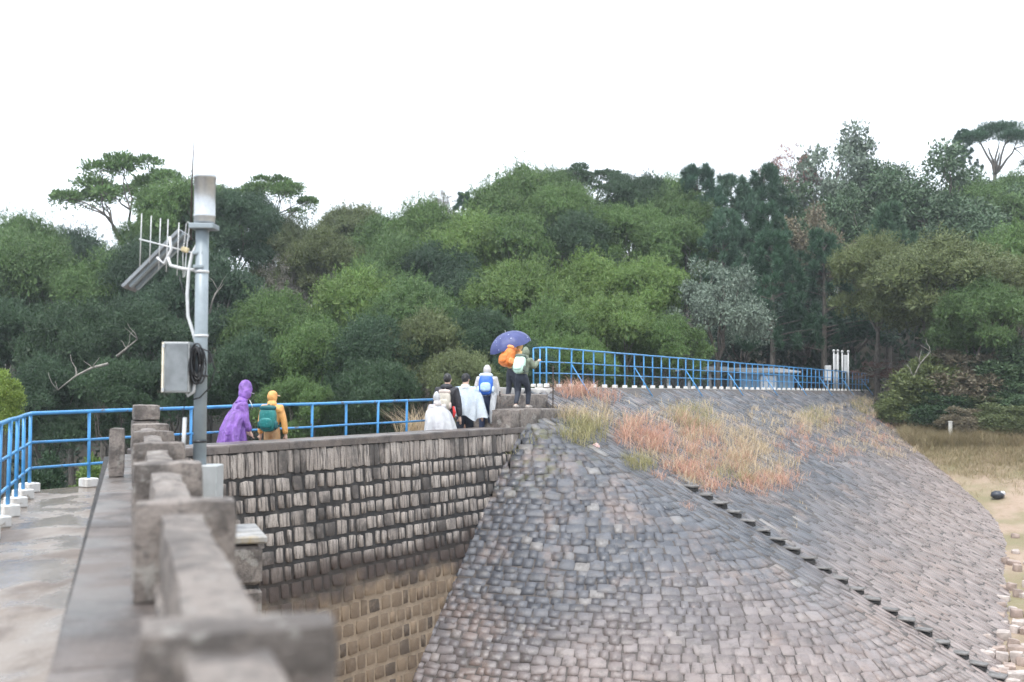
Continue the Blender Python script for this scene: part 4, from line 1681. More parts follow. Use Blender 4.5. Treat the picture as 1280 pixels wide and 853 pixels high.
W, B, U, PN, PP, SP, SH = 'wattle', 'broad', 'umbrella', 'pine', 'pinepad', 'sparse', 'shrub'
TL = [
    # skyline, left to right
    (SP, 14, 262, 82, 80, 'b', 'thin-crowned tree on the skyline at the left edge of the photo'),
    (U, 164, 197, 70, 180, 'w', 'tall flat-topped tree with open limbs standing above the left woods'),
    (W, 95, 285, 78, 130, 'wd', 'dark domed tree right below the tall flat-topped tree on the left'),
    (W, 232, 222, 64, 150, 'w', 'big domed tree directly behind the steel rain gauge'),
    (W, 296, 240, 60, 110, 'wd', 'dark dense tree just right of the mast top'),
    (U, 338, 219, 74, 124, 'w', 'flat-topped thin tree on the skyline right of the mast'),
    (SP, 388, 255, 84, 84, 'b', 'small open-crowned tree on the skyline between flat-topped and domed trees'),
    (SP, 372, 300, 66, 110, 'g', 'greyish half-bare tree below the open-crowned skyline tree'),
    (W, 444, 258, 76, 110, 'wo', 'olive domed skyline tree left of the hill saddle'),
    (W, 405, 290, 66, 110, 'wo', 'olive rounded tree in front of the grey half-bare tree'),
    (W, 525, 252, 74, 130, 'w', 'broad green domed tree on the skyline left of the bare twigs'),
    (SP, 548, 234, 82, 50, 'g', 'bare twiggy treetop poking above the skyline dip'),
    (PN, 580, 244, 82, 60, 'p', 'small dark pine tip beside the bare twiggy treetop'),
    (W, 600, 262, 72, 120, 'w', 'domed green tree below the small dark pine tip'),
    (W, 655, 210, 74, 140, 'w', 'large domed tree where the skyline starts climbing right'),
    (U, 738, 204, 80, 104, 'wd', 'dark flat-topped tree on the skyline above the middle of the woods'),
    (W, 705, 235, 70, 120, 'w', 'domed tree below the dark flat-topped skyline tree'),
    (W, 792, 220, 74, 110, 'wd', 'dark domed skyline tree right of the dark flat-topped one'),
    (W, 845, 236, 72, 110, 'w', 'domed tree at the left end of the skyline pines'),
    (PN, 872, 216, 72, 140, 'p', 'leftmost of the tall bluish pines on the skyline'),
    (PN, 915, 226, 74, 140, 'pl', 'second bluish pine from the left on the skyline'),
    (PN, 955, 214, 76, 140, 'p', 'third bluish pine from the left below the reddish treetop'),
    (SP, 986, 178, 82, 84, 'r', 'reddish-brown half-dead treetop on the right skyline'),
    (B, 1062, 148, 80, 165, 's', 'tallest pointed silvery-green tree on the right skyline'),
    (B, 1150, 168, 76, 190, 'b', 'massive dense broadleaf tree right of the tallest pointed tree'),
    (PN, 1203, 165, 92, 50, 'p', 'slim pine just left of the old leaning pine'),
    (PP, 1246, 158, 92, 120, 'p', 'old flat-topped pine with bare trunk at the upper right'),
    (W, 1225, 232, 80, 150, 'w', 'rounded hillside tree below the old flat-topped pine'),
    (W, 1275, 238, 82, 110, 'wd', 'dark rounded tree at the right edge under the old pine'),
    (W, 22, 268, 72, 130, 'w', 'green domed tree on the skyline at the far left'),
    (W, 196, 262, 68, 110, 'w', 'green domed tree between the flat-topped tree and the rain gauge'),
    (W, 266, 230, 68, 110, 'w', 'green domed skyline tree just right of the rain gauge'),
    (W, 362, 272, 74, 110, 'wo', 'olive dome on the skyline left of the open-crowned tree'),
    (W, 485, 272, 74, 110, 'w', 'green dome on the skyline between olive dome and broad dome'),
    (W, 625, 240, 76, 110, 'w', 'green dome at the foot of the climbing skyline'),
    (W, 690, 214, 78, 110, 'w', 'green skyline dome left of the dark flat-topped tree'),
    (W, 830, 222, 78, 120, 'w', 'green skyline dome left of the bluish pines'),
    (B, 1010, 205, 78, 130, 'b', 'dense leafy tree between reddish treetop and tallest pointed tree'),
    (B, 1108, 186, 80, 140, 'b', 'dense leafy tree right behind the tallest pointed tree'),
    (B, 1215, 205, 82, 150, 'b', 'dense leafy tree under the slim pine on the right skyline'),
    (W, 1290, 215, 84, 130, 'w', 'green dome cut by the right edge below the old pine'),
    (B, 1240, 262, 70, 170, 'b', 'dense leafy tree at the right edge below the skyline'),
    # middle of the slope
    (W, 40, 300, 62, 170, 'w', 'wide domed tree at the far left middle of the woods'),
    (W, 135, 316, 60, 140, 'w', 'domed tree left of the antenna'),
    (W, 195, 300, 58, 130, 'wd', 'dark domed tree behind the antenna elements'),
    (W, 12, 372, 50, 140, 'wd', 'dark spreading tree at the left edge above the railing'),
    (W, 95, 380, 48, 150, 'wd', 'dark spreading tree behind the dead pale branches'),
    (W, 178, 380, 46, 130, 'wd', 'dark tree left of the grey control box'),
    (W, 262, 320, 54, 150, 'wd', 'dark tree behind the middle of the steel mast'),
    (W, 490, 296, 66, 130, 'w', 'green domed tree under the broad skyline dome'),
    (W, 468, 330, 62, 120, 'w', 'green domed tree above the middle of the far railing'),
    (W, 545, 300, 64, 120, 'wd', 'dark domed tree below the hill saddle'),
    (W, 585, 268, 66, 120, 'wl', 'light green flat dome below the bare twiggy treetop'),
    (W, 640, 270, 66, 130, 'w', 'domed tree in the middle below the large skyline dome'),
    (W, 720, 268, 66, 110, 'wd', 'dark dome in the middle of the woods left of the pines'),
    (W, 782, 258, 68, 120, 'w', 'green dome below the dark domed skyline tree'),
    (W, 850, 270, 66, 120, 'w', 'green dome left of the dark pine slope'),
    (PN, 905, 268, 64, 120, 'pl', 'bluish pine above the silvery broadleaf tree'),
    (PN, 960, 262, 64, 120, 'p', 'dark bluish pine left of the mottled brownish tree'),
    (B, 1008, 246, 66, 130, 'm', 'mottled brownish tree below the reddish treetop'),
    (B, 1060, 225, 70, 150, 'b', 'dense broadleaf tree below the tallest pointed tree'),
    (PN, 1110, 262, 66, 130, 'pl', 'bluish pine below the massive dense broadleaf tree'),
    (B, 1190, 236, 68, 170, 'b', 'dense dark broadleaf tree above the big olive tree'),
    (W, 350, 366, 52, 140, 'w', 'green domed tree above the purple raincoat'),
    (W, 440, 340, 54, 160, 'wl', 'light green domed tree in the centre left of the woods'),
    (W, 520, 352, 52, 140, 'w', 'green domed tree in the centre of the woods'),
    (W, 585, 345, 54, 120, 'wd', 'dark green dome left of the bright spreading tree'),
    (W, 655, 326, 52, 150, 'wl', 'bright spreading tree above the blue umbrella'),
    (W, 745, 322, 54, 150, 'wl', 'bright domed tree above the start of the crest railing'),
    (W, 808, 320, 52, 130, 'wl', 'bright domed tree left of the silvery broadleaf tree'),
    (B, 897, 312, 50, 120, 's', 'silvery-leaved broadleaf tree above the crest railing'),
    (PN, 965, 300, 58, 140, 'p', 'dark pine right of the silvery broadleaf tree'),
    (PN, 1030, 296, 60, 140, 'p', 'dark pine left of the olive tree'),
    (W, 1095, 294, 56, 110, 'wo', 'slim olive feathery tree left of the big olive tree'),
    (W, 1180, 300, 53, 200, 'wo', 'big olive feathery tree over the right bank'),
    (W, 1262, 284, 56, 150, 'w', 'feathery tree at the right edge beside the big olive tree'),
    # front rank
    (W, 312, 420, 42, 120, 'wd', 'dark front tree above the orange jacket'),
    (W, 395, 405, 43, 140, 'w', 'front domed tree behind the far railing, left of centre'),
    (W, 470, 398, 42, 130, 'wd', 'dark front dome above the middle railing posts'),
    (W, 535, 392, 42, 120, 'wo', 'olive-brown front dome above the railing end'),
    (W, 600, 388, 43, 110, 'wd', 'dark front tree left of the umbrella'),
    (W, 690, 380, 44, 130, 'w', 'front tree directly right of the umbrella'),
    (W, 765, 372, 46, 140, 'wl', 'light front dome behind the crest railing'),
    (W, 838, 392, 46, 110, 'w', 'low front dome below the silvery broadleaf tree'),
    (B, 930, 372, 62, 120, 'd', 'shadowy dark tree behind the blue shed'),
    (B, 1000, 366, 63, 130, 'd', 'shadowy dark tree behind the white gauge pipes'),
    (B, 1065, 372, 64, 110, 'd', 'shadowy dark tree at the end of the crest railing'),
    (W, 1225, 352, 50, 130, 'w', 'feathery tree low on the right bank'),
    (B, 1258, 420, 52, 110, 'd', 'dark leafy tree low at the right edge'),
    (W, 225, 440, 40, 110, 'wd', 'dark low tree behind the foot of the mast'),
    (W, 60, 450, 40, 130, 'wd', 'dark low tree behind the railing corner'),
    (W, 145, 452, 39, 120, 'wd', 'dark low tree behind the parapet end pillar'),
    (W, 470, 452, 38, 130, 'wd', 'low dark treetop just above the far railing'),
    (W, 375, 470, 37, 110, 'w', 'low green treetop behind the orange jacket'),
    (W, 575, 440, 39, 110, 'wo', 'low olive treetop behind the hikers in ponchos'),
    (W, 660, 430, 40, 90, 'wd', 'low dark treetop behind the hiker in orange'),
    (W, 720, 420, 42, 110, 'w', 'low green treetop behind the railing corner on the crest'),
]
for T in TL:
    tree(*T, tall=1.75 if 'big olive' in T[6][:9] else None)

SHRUBS = [
    (SH, 6, 458, 22, 46, 'y', 'bright yellow-green leafy tree at the left edge by the railing', -3.0),
    (SH, 112, 560, 20.5, 70, 'wl', 'glossy green shrub behind the railing left of the parapet', None),
    (SH, 60, 560, 20.5, 70, 'wd', 'dark green shrub behind the railing corner', None),
    (SH, 610, 470, 34, 90, 'wo', 'olive shrub behind the hikers beside the steps', None),
    (SP, 1112, 448, 56, 100, 'rb', 'dark reddish bush at the end of the crest railing', None),
    (SH, 1158, 440, 50.5, 100, 'wo', 'tall olive bush right of the dark reddish bush', None),
    (SH, 1205, 505, 47, 60, 'm', 'low brown bush right behind the white marker post', None),
    (SH, 1252, 500, 46.5, 70, 'wo', 'low olive bush at the wood edge above the rubbish bag', None),
    (SH, 1136, 478, 50, 80, 'wo', 'low dark green bush where railing meets the bank', None),
    (SH, 1176, 486, 48.5, 80, 'wd', 'dark undergrowth bush behind the white marker post', None),
    (SH, 1228, 486, 49, 90, 'wo', 'dark green bush at the wood edge on the right', None),
    (SH, 1280, 470, 48, 90, 'b', 'dark bush at the right edge of the photo', None),
    (SH, 1204, 428, 50, 110, 'm', 'brownish bush under the big olive tree', None),
    (SH, 1262, 415, 50, 120, 'b', 'dark green tall bush at the right wood edge', None),
]
for T in SHRUBS:
    tree(*T[:7], cat='shrub', group='bushes at the wood edge')


# bare pale dead branches in the dark wood on the left
def dead_branch(px, py, Y, pts, label):
    p = at_y(px, py, Y)
    e = empty('dead_branch', p, label=label, cat='branch', group='dead branches in the wood')
    r = random.Random(int(px))
    m = MB()
    main = [at_y(a, b, Y + r.uniform(-.3, .3)) - p for a, b in pts]
    n = len(main)
    m.tube(main, [.045 * (1 - .75 * i / (n - 1)) + .006 for i in range(n)], 6)
    lb = m.build('limb', M_BARKP, e, True)
    for k in range(1, n):
        for q in range(2):
            tip = main[k] + Vector((r.uniform(-.5, .5), r.uniform(-.3, .3), r.uniform(.2, .7)))
            t = MB()
            t.tube(bend(main[k], tip, r, .1, 3), [.02, .014, .01, .004], 5)
            t.build('twig', M_BARKP, lb, True)


dead_branch(135, 455, 36, [(135, 455), (115, 460), (95, 470), (72, 488)], 'pale dead branch reaching left in the dark wood above the railing')
dead_branch(150, 442, 37, [(146, 446), (158, 436), (172, 424)], 'short pale dead twig left of the control box')
dead_branch(1140, 470, 49.5, [(1138, 492), (1142, 472), (1150, 455), (1163, 440)], 'pale bare forked limb under the big olive tree')
dead_branch(268, 390, 45, [(262, 392), (266, 375), (272, 362)], 'short pale dead snag just right of the mast')


# ------------------------------------------------------------------ undergrowth that fills the wood
def undergrowth():
    rng = np.random.default_rng(77)
    n = 1500
    cs, rs = [], []
    while len(cs) < n:
        x, y = rng.uniform(-50, 75), rng.uniform(27, 110)
        s, q = to_sq(x, y)
        if abs(x) > y * 0.5 + 6 or (q > -5.5 and s < 37) or (q > -3 and y < 49.5 + 1.2 * math.sin(x * 1.3)):
            continue
        near = y < 60
        cs.append((x, y, ground_z(x, y) + rng.uniform(.2, 1.6)))
        rs.append(rng.uniform(.7, 1.7))
    N = 90000
    P, d = clump_points(cs, rs, N, rng, .5, .6, .8)
    ax = d + np.array([0, 0, .3]) + rng.normal(size=(N, 3)) * .5
    V, Fc = leaves(P, ax, rng.uniform(.3, .6, N), rng.uniform(.12, .25, N), rng, .8)
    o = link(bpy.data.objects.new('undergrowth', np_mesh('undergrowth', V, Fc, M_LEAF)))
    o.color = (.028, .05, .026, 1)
    tag(o, 'dark leafy undergrowth on the forest floor', 'undergrowth', kind='stuff')


undergrowth()


# ------------------------------------------------------------------ grasses
def m_grass(name, a, b, c):
    t = NT(name)
    r = t.n('NewGeometry').outputs['Random Per Island']
    col = t.mix(r, a, b)
    col = t.mix(t.step(rnd2(t, r, 23.1), .7, 1.0), col, c)
    p = t.pbr(col, .7, spec=.2)
    tr = t.n('BsdfTranslucent')
    t.link(col, tr.inputs[0])
    mx = t.n('MixShader')
    mx.inputs[0].default_value = .35
    t.link(p, mx.inputs[1])
    t.link(tr.outputs[0], mx.inputs[2])
    return t.done(mx.outputs[0])


def blades(P, h, w, lean, rng):
    n = len(P)
    a = rng.uniform(0, 2 * PI, n)
    d = np.stack([np.cos(a), np.sin(a), np.zeros(n)], 1)
    s = np.stack([-np.sin(a), np.cos(a), np.zeros(n)], 1)
    up = np.array([[0, 0, 1.0]])
    l = lean[:, None]
    H = h[:, None]
    W_ = w[:, None]
    m = P + up * H * .55 + d * l * H * .25
    t = P + up * H * .95 + d * l * H * .9
    V = np.stack([P - s * W_ * .5, P + s * W_ * .5, m + s * W_ * .4, m - s * W_ * .4, t], 1).reshape(-1, 3)
    b = np.arange(n)[:, None] * 5
    tri = np.concatenate([b + np.array([[0, 1, 2]]), b + np.array([[0, 2, 3]]), b + np.array([[3, 2, 4]])], 1).reshape(-1, 3)
    return V, tri


def build_grass():
    rng = np.random.default_rng(5)
    kinds = {
        'pink': (m_grass('pink_grass', (.50, .27, .20), (.64, .42, .33), (.58, .45, .33)), 'pinkish red dry grass tufts growing on the stone slope'),
        'straw': (m_grass('straw_grass', (.50, .39, .26), (.64, .52, .38), (.40, .33, .20)), 'straw coloured dry grass on the stone slope and bank'),
        'green': (m_grass('green_grass', (.27, .26, .12), (.38, .35, .19), (.50, .43, .28)), 'yellow-green grass tussocks on the stone slope'),
    }
    kinds['bank'] = (m_grass('bank_grass', (.30, .25, .15), (.42, .34, .22), (.22, .21, .10)), 'muted olive and straw grass covering the bank below the wood')
    acc = {k: [] for k in kinds}

    def tuft(px, py, rx, ry, n, k, h, ground=None):
        """n blades round the place seen at (px,py)"""
        for i in range(max(1, n // 26)):
            a, q = rng.uniform(0, 2 * PI), math.sqrt(rng.random())
            x, y = px + rx * q * math.cos(a), py + ry * q * math.sin(a)
            p = bank_hit(x, y) if ground is None else hit(x, y, ground_z)
            s_, q_ = to_sq(p.x, p.y)
            if ground is None and (q_ < QE - .1):
                p = SQ(s_, QE + .1)
                p.z = CREST_Z
            acc[k].append((p, 22, h * .78 * rng.uniform(.35, 1.3), .12))
    # big clump on the slope, mixed colours
    for (px, py, rx, ry, n, k, h) in [
        (728, 545, 22, 14, 900, 'green', .75), (745, 520, 22, 14, 500, 'straw', .6), (722, 492, 26, 9, 900, 'pink', .6),
        (760, 497, 16, 8, 300, 'pink', .5), (792, 580, 16, 8, 700, 'green', .45), (800, 545, 34, 22, 1500, 'pink', .6), (850, 548, 45, 28, 1800, 'pink', .6),
        (850, 530, 50, 22, 1100, 'straw', .6), (865, 525, 26, 14, 600, 'green', .65), (905, 560, 50, 30, 2200, 'straw', .6), (900, 585, 55, 26, 1700, 'pink', .55),
        (950, 585, 42, 24, 1700, 'straw', .55), (955, 605, 36, 14, 1100, 'pink', .5), (930, 540, 50, 20, 1200, 'straw', .55), (915, 600, 30, 12, 400, 'green', .5),
        (985, 600, 22, 14, 450, 'pink', .4), (840, 590, 30, 14, 700, 'pink', .45), (875, 600, 26, 10, 500, 'straw', .4),
        (1015, 530, 34, 18, 1100, 'straw', .6), (1020, 525, 18, 10, 500, 'green', .6), (1070, 515, 34, 14, 1100, 'straw', .55), (1085, 508, 24, 10, 600, 'green', .55),
        (1050, 555, 40, 16, 500, 'straw', .4), (1045, 575, 30, 14, 350, 'pink', .4), (1105, 555, 26, 10, 700, 'pink', .4), (1120, 545, 34, 14, 700, 'straw', .4),
        (935, 505, 60, 8, 260, 'straw', .3), (830, 503, 60, 7, 260, 'straw', .3), (880, 612, 14, 6, 200, 'pink', .35), (848, 634, 8, 4, 120, 'pink', .25),
        (1030, 548, 60, 22, 900, 'pink', .45), (1060, 540, 60, 24, 1100, 'straw', .45), (990, 560, 40, 20, 700, 'pink', .45), (975, 520, 50, 14, 700, 'straw', .45),
        (1120, 560, 40, 14, 900, 'straw', .4), (1090, 530, 30, 12, 500, 'pink', .4), (780, 525, 30, 14, 500, 'straw', .45), (830, 570, 40, 16, 700, 'straw', .45),
        (1000, 640, 40, 20, 130, 'straw', .2), (660, 548, 12, 8, 160, 'green', .25), (706, 520, 12, 8, 360, 'straw', .5), (640, 560, 10, 14, 120, 'green', .2),
    ]:
        tuft(px, py, rx, ry, n, k, h)
    # by the end of the railing and the steps
    for (px, py, Y, n, k, h) in [(600, 528, 26.2, 500, 'pink', .9), (524, 540, 25.3, 420, 'straw', .8), (612, 522, 26.6, 300, 'straw', .9), (590, 530, 26.3, 200, 'pink', .7)]:
        p0 = at_y(px, py, Y)
        for i in range(n // 26):
            acc[k].append((p0 + Vector((rng.normal() * .22, rng.normal() * .2, -.15)), 26, h * rng.uniform(.6, 1.2), .12))
    # dry bank on the right
    for i in range(2000):
        px, py = rng.uniform(1130, 1300), 541 + abs(rng.normal()) * 26
        if py > 650:
            continue
        p = hit(px, py, lambda x, y: max(ground_z(x, y), bank_z(*to_sq(x, y)) if to_sq(x, y)[1] > QE else -99))
        s_, q_ = to_sq(p.x, p.y)
        if bank_z(s_, q_) > ground_z(p.x, p.y) - .02:
            continue
        acc['bank'].append((p, 20, rng.uniform(.12, .34) * (2.3 if py < 560 else 1), .22))
    for k, lst in acc.items():
        P, H = [], []
        for p, n, h, sp in lst:
            P.append(np.array(p) + rng.normal(size=(n, 3)) * np.array([sp, sp, .01]) - np.array([0, 0, .06]))
            H.append(np.full(n, h) * rng.uniform(.5, 1.1, n))
        P, H = np.concatenate(P), np.concatenate(H)
        n = len(P)
        V, T = blades(P, H, rng.uniform(.008, .017, n), rng.uniform(.2, 1.9, n), rng)
        o = link(bpy.data.objects.new('dry_grass', np_mesh('dry_grass', V, T, kinds[k][0])))
        tag(o, kinds[k][1], 'grass', kind='stuff')


build_grass()


# ------------------------------------------------------------------ people
def skin_mesh(J, E, R, sub=2):
    """continuous tapered surface grown on a joint skeleton"""
    names = list(J)
    me = bpy.data.meshes.new('tmp')
    me.from_pydata([tuple(J[n]) for n in names], [(names.index(a), names.index(b)) for a, b in E], [])
    ob = bpy.data.objects.new('tmp', me)
    COL.objects.link(ob)
    md = ob.modifiers.new('skin', 'SKIN')
    md.use_smooth_shade = True
    sv = me.skin_vertices[0].data
    for i, n in enumerate(names):
        r = R[n]
        sv[i].radius = r if isinstance(r, tuple) else (r, r)
        sv[i].use_root = (i == 0)
    s2 = ob.modifiers.new('sub', 'SUBSURF')
    s2.levels = sub
    s2.render_levels = sub
    dg = bpy.context.evaluated_depsgraph_get()
    ev = ob.evaluated_get(dg)
    em = ev.to_mesh()
    V = [v.co.copy() for v in em.vertices]
    Fs = [tuple(p.vertices) for p in em.polygons]
    ev.to_mesh_clear()
    bpy.data.objects.remove(ob)
    bpy.data.meshes.remove(me)
    return V, Fs


def remeshed(mb, name, mats, parent, voxel):
    """fuse the pieces of a body into one continuous surface"""
    me = mb.mesh('tmp', mats)
    ob = bpy.data.objects.new('tmp', me)
    COL.objects.link(ob)
    md = ob.modifiers.new('remesh', 'REMESH')
    md.mode = 'VOXEL'
    md.voxel_size = voxel
    sm = ob.modifiers.new('smooth', 'SMOOTH')
    sm.iterations = 2
    sm.factor = .4
    dg = bpy.context.evaluated_depsgraph_get()
    nm = bpy.data.meshes.new_from_object(ob.evaluated_get(dg))
    bpy.data.objects.remove(ob)
    nm.name = name
    if not nm.materials:
        nm.materials.append(mats)
    nm.polygons.foreach_set('use_smooth', [True] * len(nm.polygons))
    return link(bpy.data.objects.new(name, nm), parent)


def m_cloth(name, col, rough=.6, trans=0.0, see=0.0, fold=0.4, var=.15, pattern=None):
    if name in MATS:
        return MATS[name]
    t = NT(name)
    co = t.coord()
    n = t.noise(co, 7, 5, .6, .6)
    c = t.mix(t.step(n, .3, .7), tuple(x * (1 - var) for x in col), tuple(min(1, x * (1 + var)) for x in col))
    if pattern:
        vo = t.n('TexVoronoi')
        t.link(co, vo.inputs['Vector'])
        vo.inputs['Scale'].default_value = pattern[1]
        c = t.mix(t.step(vo.outputs['Distance'], pattern[2], pattern[2] + .06, 1, 0), c, pattern[0])
    nm = t.bump(n, fold, .06)
    sh = t.pbr(c, rough, normal=nm)
    if trans:
        tr = t.n('BsdfTranslucent')
        t.link(c, tr.inputs[0])
        mx = t.n('MixShader')
        mx.inputs[0].default_value = trans
        t.link(sh, mx.inputs[1])
        t.link(tr.outputs[0], mx.inputs[2])
        sh = mx.outputs[0]
    if see:
        tp = t.n('BsdfTransparent')
        mx = t.n('MixShader')
        mx.inputs[0].default_value = see
        t.link(sh, mx.inputs[1])
        t.link(tp.outputs[0], mx.inputs[2])
        sh = mx.outputs[0]
    MATS[name] = t.done(sh)
    return MATS[name]


SKIN = m_cloth('skin', (0.58, 0.38, 0.29), .5, fold=.05, var=.06)
HAIR = m_cloth('black_hair', (0.012, 0.011, 0.012), .4, fold=.6)


class Person:
    """local frame: +Y is where the person faces, z = 0 the ground"""

    def __init__(self, loc, face, h, label, lean=0.0, arms=((.14, .02, .63, .14, .08, .47), (.14, .02, .63, .14, .08, .47)), stride=0.0, bent=0.0, head_turn=0.0, head_tilt=0.0, crouch=0.0):
        self.e = empty('person', loc, face, label, 'person', 'hikers on the dam')
        self.h = h
        J = {}
        k = h
        L = math.radians(lean)

        def up(x, y, z):                     # a point of the upper body, leaned about the hips
            dz = z - .53
            return Vector((x, y * math.cos(L) + dz * math.sin(L), .53 - crouch + dz * math.cos(L) - y * math.sin(L)))
        self.up = up
        J['pelvis'] = Vector((0, 0, .53 - crouch))
        J['waist'] = up(0, .005, .61)
        J['chest'] = up(0, 0.0, .72)
        J['collar'] = up(0, -.005, .80)
        J['neck'] = up(0, .002, .835)
        for s, nm in ((-1, 'l'), (1, 'r')):
            A = arms[0 if s < 0 else 1]
            J['sh' + nm] = up(s * .105, -.003, .80)
            J['el' + nm] = up(s * A[0], A[1], A[2])
            J['wr' + nm] = up(s * A[3], A[4], A[5])
            f = stride * s
            J['hip' + nm] = Vector((s * .052, 0, .50 - crouch))
            J['kn' + nm] = Vector((s * (.056 + crouch * .2), .02 + f * .5 + bent * .12 + crouch * .9, .275 - 0.01 * abs(f) - crouch * .15))
            J['an' + nm] = Vector((s * .058, f - bent * .02, .045 + max(0, -f) * .12))
            J['toe' + nm] = J['an' + nm] + Vector((s * .012, .10, -.028))
        self.J = {n: v * k for n, v in J.items()}
        self.head_c = (up(0, .012, .925)) * k
        self.hrot = Matrix.Rotation(head_turn, 3, 'Z') @ Matrix.Rotation(-L * .5 - head_tilt, 3, 'X')
        self.L = L

    E_T = [('pelvis', 'waist'), ('waist', 'chest'), ('chest', 'collar'), ('collar', 'neck')]
    E_A = [('collar', 'shl'), ('shl', 'ell'), ('ell', 'wrl'), ('collar', 'shr'), ('shr', 'elr'), ('elr', 'wrr')]
    E_L = [('pelvis', 'hipl'), ('hipl', 'knl'), ('knl', 'anl'), ('anl', 'toel'), ('pelvis', 'hipr'), ('hipr', 'knr'), ('knr', 'anr'), ('anr', 'toer')]

    def radii(self, extra=0.0, f=1.0):
        k = self.h
        b = dict(pelvis=(.085, .065), waist=(.078, .058), chest=(.092, .064), collar=(.058, .045), neck=.033, sh=.037, el=.027, wr=.019, hip=.055, kn=.036, an=.024, toe=.02)
        out = {}
        for n in self.J:
            r = b.get(n) or b[n[:-1]]
            if isinstance(r, tuple):
                out[n] = ((r[0] * f + extra) * k, (r[1] * f + extra) * k)
            else:
                out[n] = (r * f + extra) * k
        return out

    def body(self):
        mb = MB()
        V, Fs = skin_mesh(self.J, self.E_T + self.E_A + self.E_L, self.radii())
        mb.add(V, Fs)
        k = self.h
        # head: skull, jaw, nose, ears, brow
        R, c = self.hrot, self.head_c
        T = lambda x, y, z: c + R @ (Vector((x, y, z)) * k)
        mb.ell(T(0, 0, .008), (.043 * k, .054 * k, .062 * k), R, 14, 10)
        mb.ell(T(0, .018, -.03), (.034 * k, .036 * k, .036 * k), R, 12, 8)
        mb.tube([T(0, .050, .012), T(0, .062, -.012), T(0, .05, -.02)], [.006 * k, .010 * k, .006 * k], 6)
        mb.ell(T(0, .048, -.035), (.015 * k, .006 * k, .006 * k), R, 8, 6)
        for s in (-1, 1):
            mb.ell(T(s * .044, -.002, -.004), (.007 * k, .013 * k, .019 * k), R, 8, 6)
            mb.ell(T(s * .018, .046, .008), (.009 * k, .007 * k, .006 * k), R, 8, 6)
        mb.tube([self.J['neck'], T(0, -.005, -.03)], [.034 * k, .034 * k], 10)
        # hands: palm, four fingers of different length, thumb at the side
        for s, nm in ((-1, 'l'), (1, 'r')):
            w, el = self.J['wr' + nm], self.J['el' + nm]
            d = (w - el).normalized()
            sd = d.cross(Vector((0, 1, 0)))
            sd = sd.normalized() if sd.length > .1 else Vector((1, 0, 0))
            nn = sd.cross(d)
            mb.tube([w - d * .01 * k, w + d * .025 * k, w + d * .05 * k], [.017 * k, .02 * k, .018 * k], 8)
            for i, (o_, ln) in enumerate(((-1.5, .040), (-.5, .046), (.5, .043), (1.5, .034))):
                b = w + d * .048 * k + sd * (o_ * .0085 * k)
                mb.tube([b, b + d * ln * .5 * k + nn * .004 * k, b + d * ln * .9 * k + nn * .016 * k], [.006 * k, .0055 * k, .0045 * k], 6)
            b = w + d * .02 * k - sd * .016 * k
            mb.tube([b, b + (d * .6 - sd).normalized() * .022 * k, b + (d * 1.2 - sd * .8).normalized() * .04 * k], [.008 * k, .007 * k, .005 * k], 6)
        return remeshed(mb, 'body', SKIN, self.e, .0085 * k)

    def garment(self, name, edges, mat, extra, f=1.0, over=None, voxel=.016, pieces=None):
        used = []
        for a, b in edges:
            for n in (a, b):
                if n not in used:
                    used.append(n)
        R = self.radii(extra, f)
        if over:
            R.update({n: (tuple(x * self.h for x in v) if isinstance(v, tuple) else v * self.h) for n, v in over.items()})
        V, Fs = skin_mesh({n: self.J[n] for n in used}, edges, R)
        mb = MB()
        mb.add(V, Fs)
        if pieces:
            pieces(mb)
        return remeshed(mb, name, mat, self.e, voxel)

    def trousers(self, mat, extra=.008):
        return self.garment('trousers', [e for e in self.E_L if 'toe' not in e[1]] + [('pelvis', 'waist')], mat, extra)

    def shoes(self, mat):
        mb = MB()
        for nm in 'lr':
            a, t = self.J['an' + nm], self.J['toe' + nm]
            mb.tube([a + Vector((0, -.02, -.022)) * self.h, a + Vector((0, .02, -.016)) * self.h, t + Vector((0, .01, .004)) * self.h], [.030 * self.h, .032 * self.h, .022 * self.h], 10)
            o = mb.build('shoe', mat, self.e, True)
            mb = MB()

    def jacket(self, mat, extra=.013, name='jacket'):
        return self.garment(name, self.E_T[:3] + self.E_A, mat, extra, over={'pelvis': (.105, .092), 'collar': (.068, .055)})

    def hood(self, mat, peak=0.0, name='hood', size=1.0):
        k = self.h
        mb = MB()
        R, c = self.hrot, self.head_c

        def fn(d):
            v = 1.0 + .05 * noise.noise(d * 3)
            if peak and d.z > 0.2:
                v += peak * max(0, d.z - .2) * max(0, .75 - abs(d.x)) * (1.2 - d.y * .6)
            return v * size
        mb.ell(c + R @ (Vector((0, -.008, .006)) * k), (.054 * k, .066 * k, .074 * k), R, 18, 12, fn)
        mb.tube([c + R @ (Vector((0, -.012, -.045)) * k), self.J['collar']], [.05 * k * size, .07 * k], 12)
        return mb.build(name, mat, self.e, True)

    def hair(self):
        k = self.h
        mb = MB()
        R, c = self.hrot, self.head_c
        mb.ell(c + R @ (Vector((0, -.008, .016)) * k), (.0475 * k, .0565 * k, .0625 * k), R, 18, 12, lambda d: (1 + .05 * noise.noise(d * 6)) * (1 if d.y < .45 or d.z > .25 else .72))
        return mb.build('hair', HAIR, self.e, True)

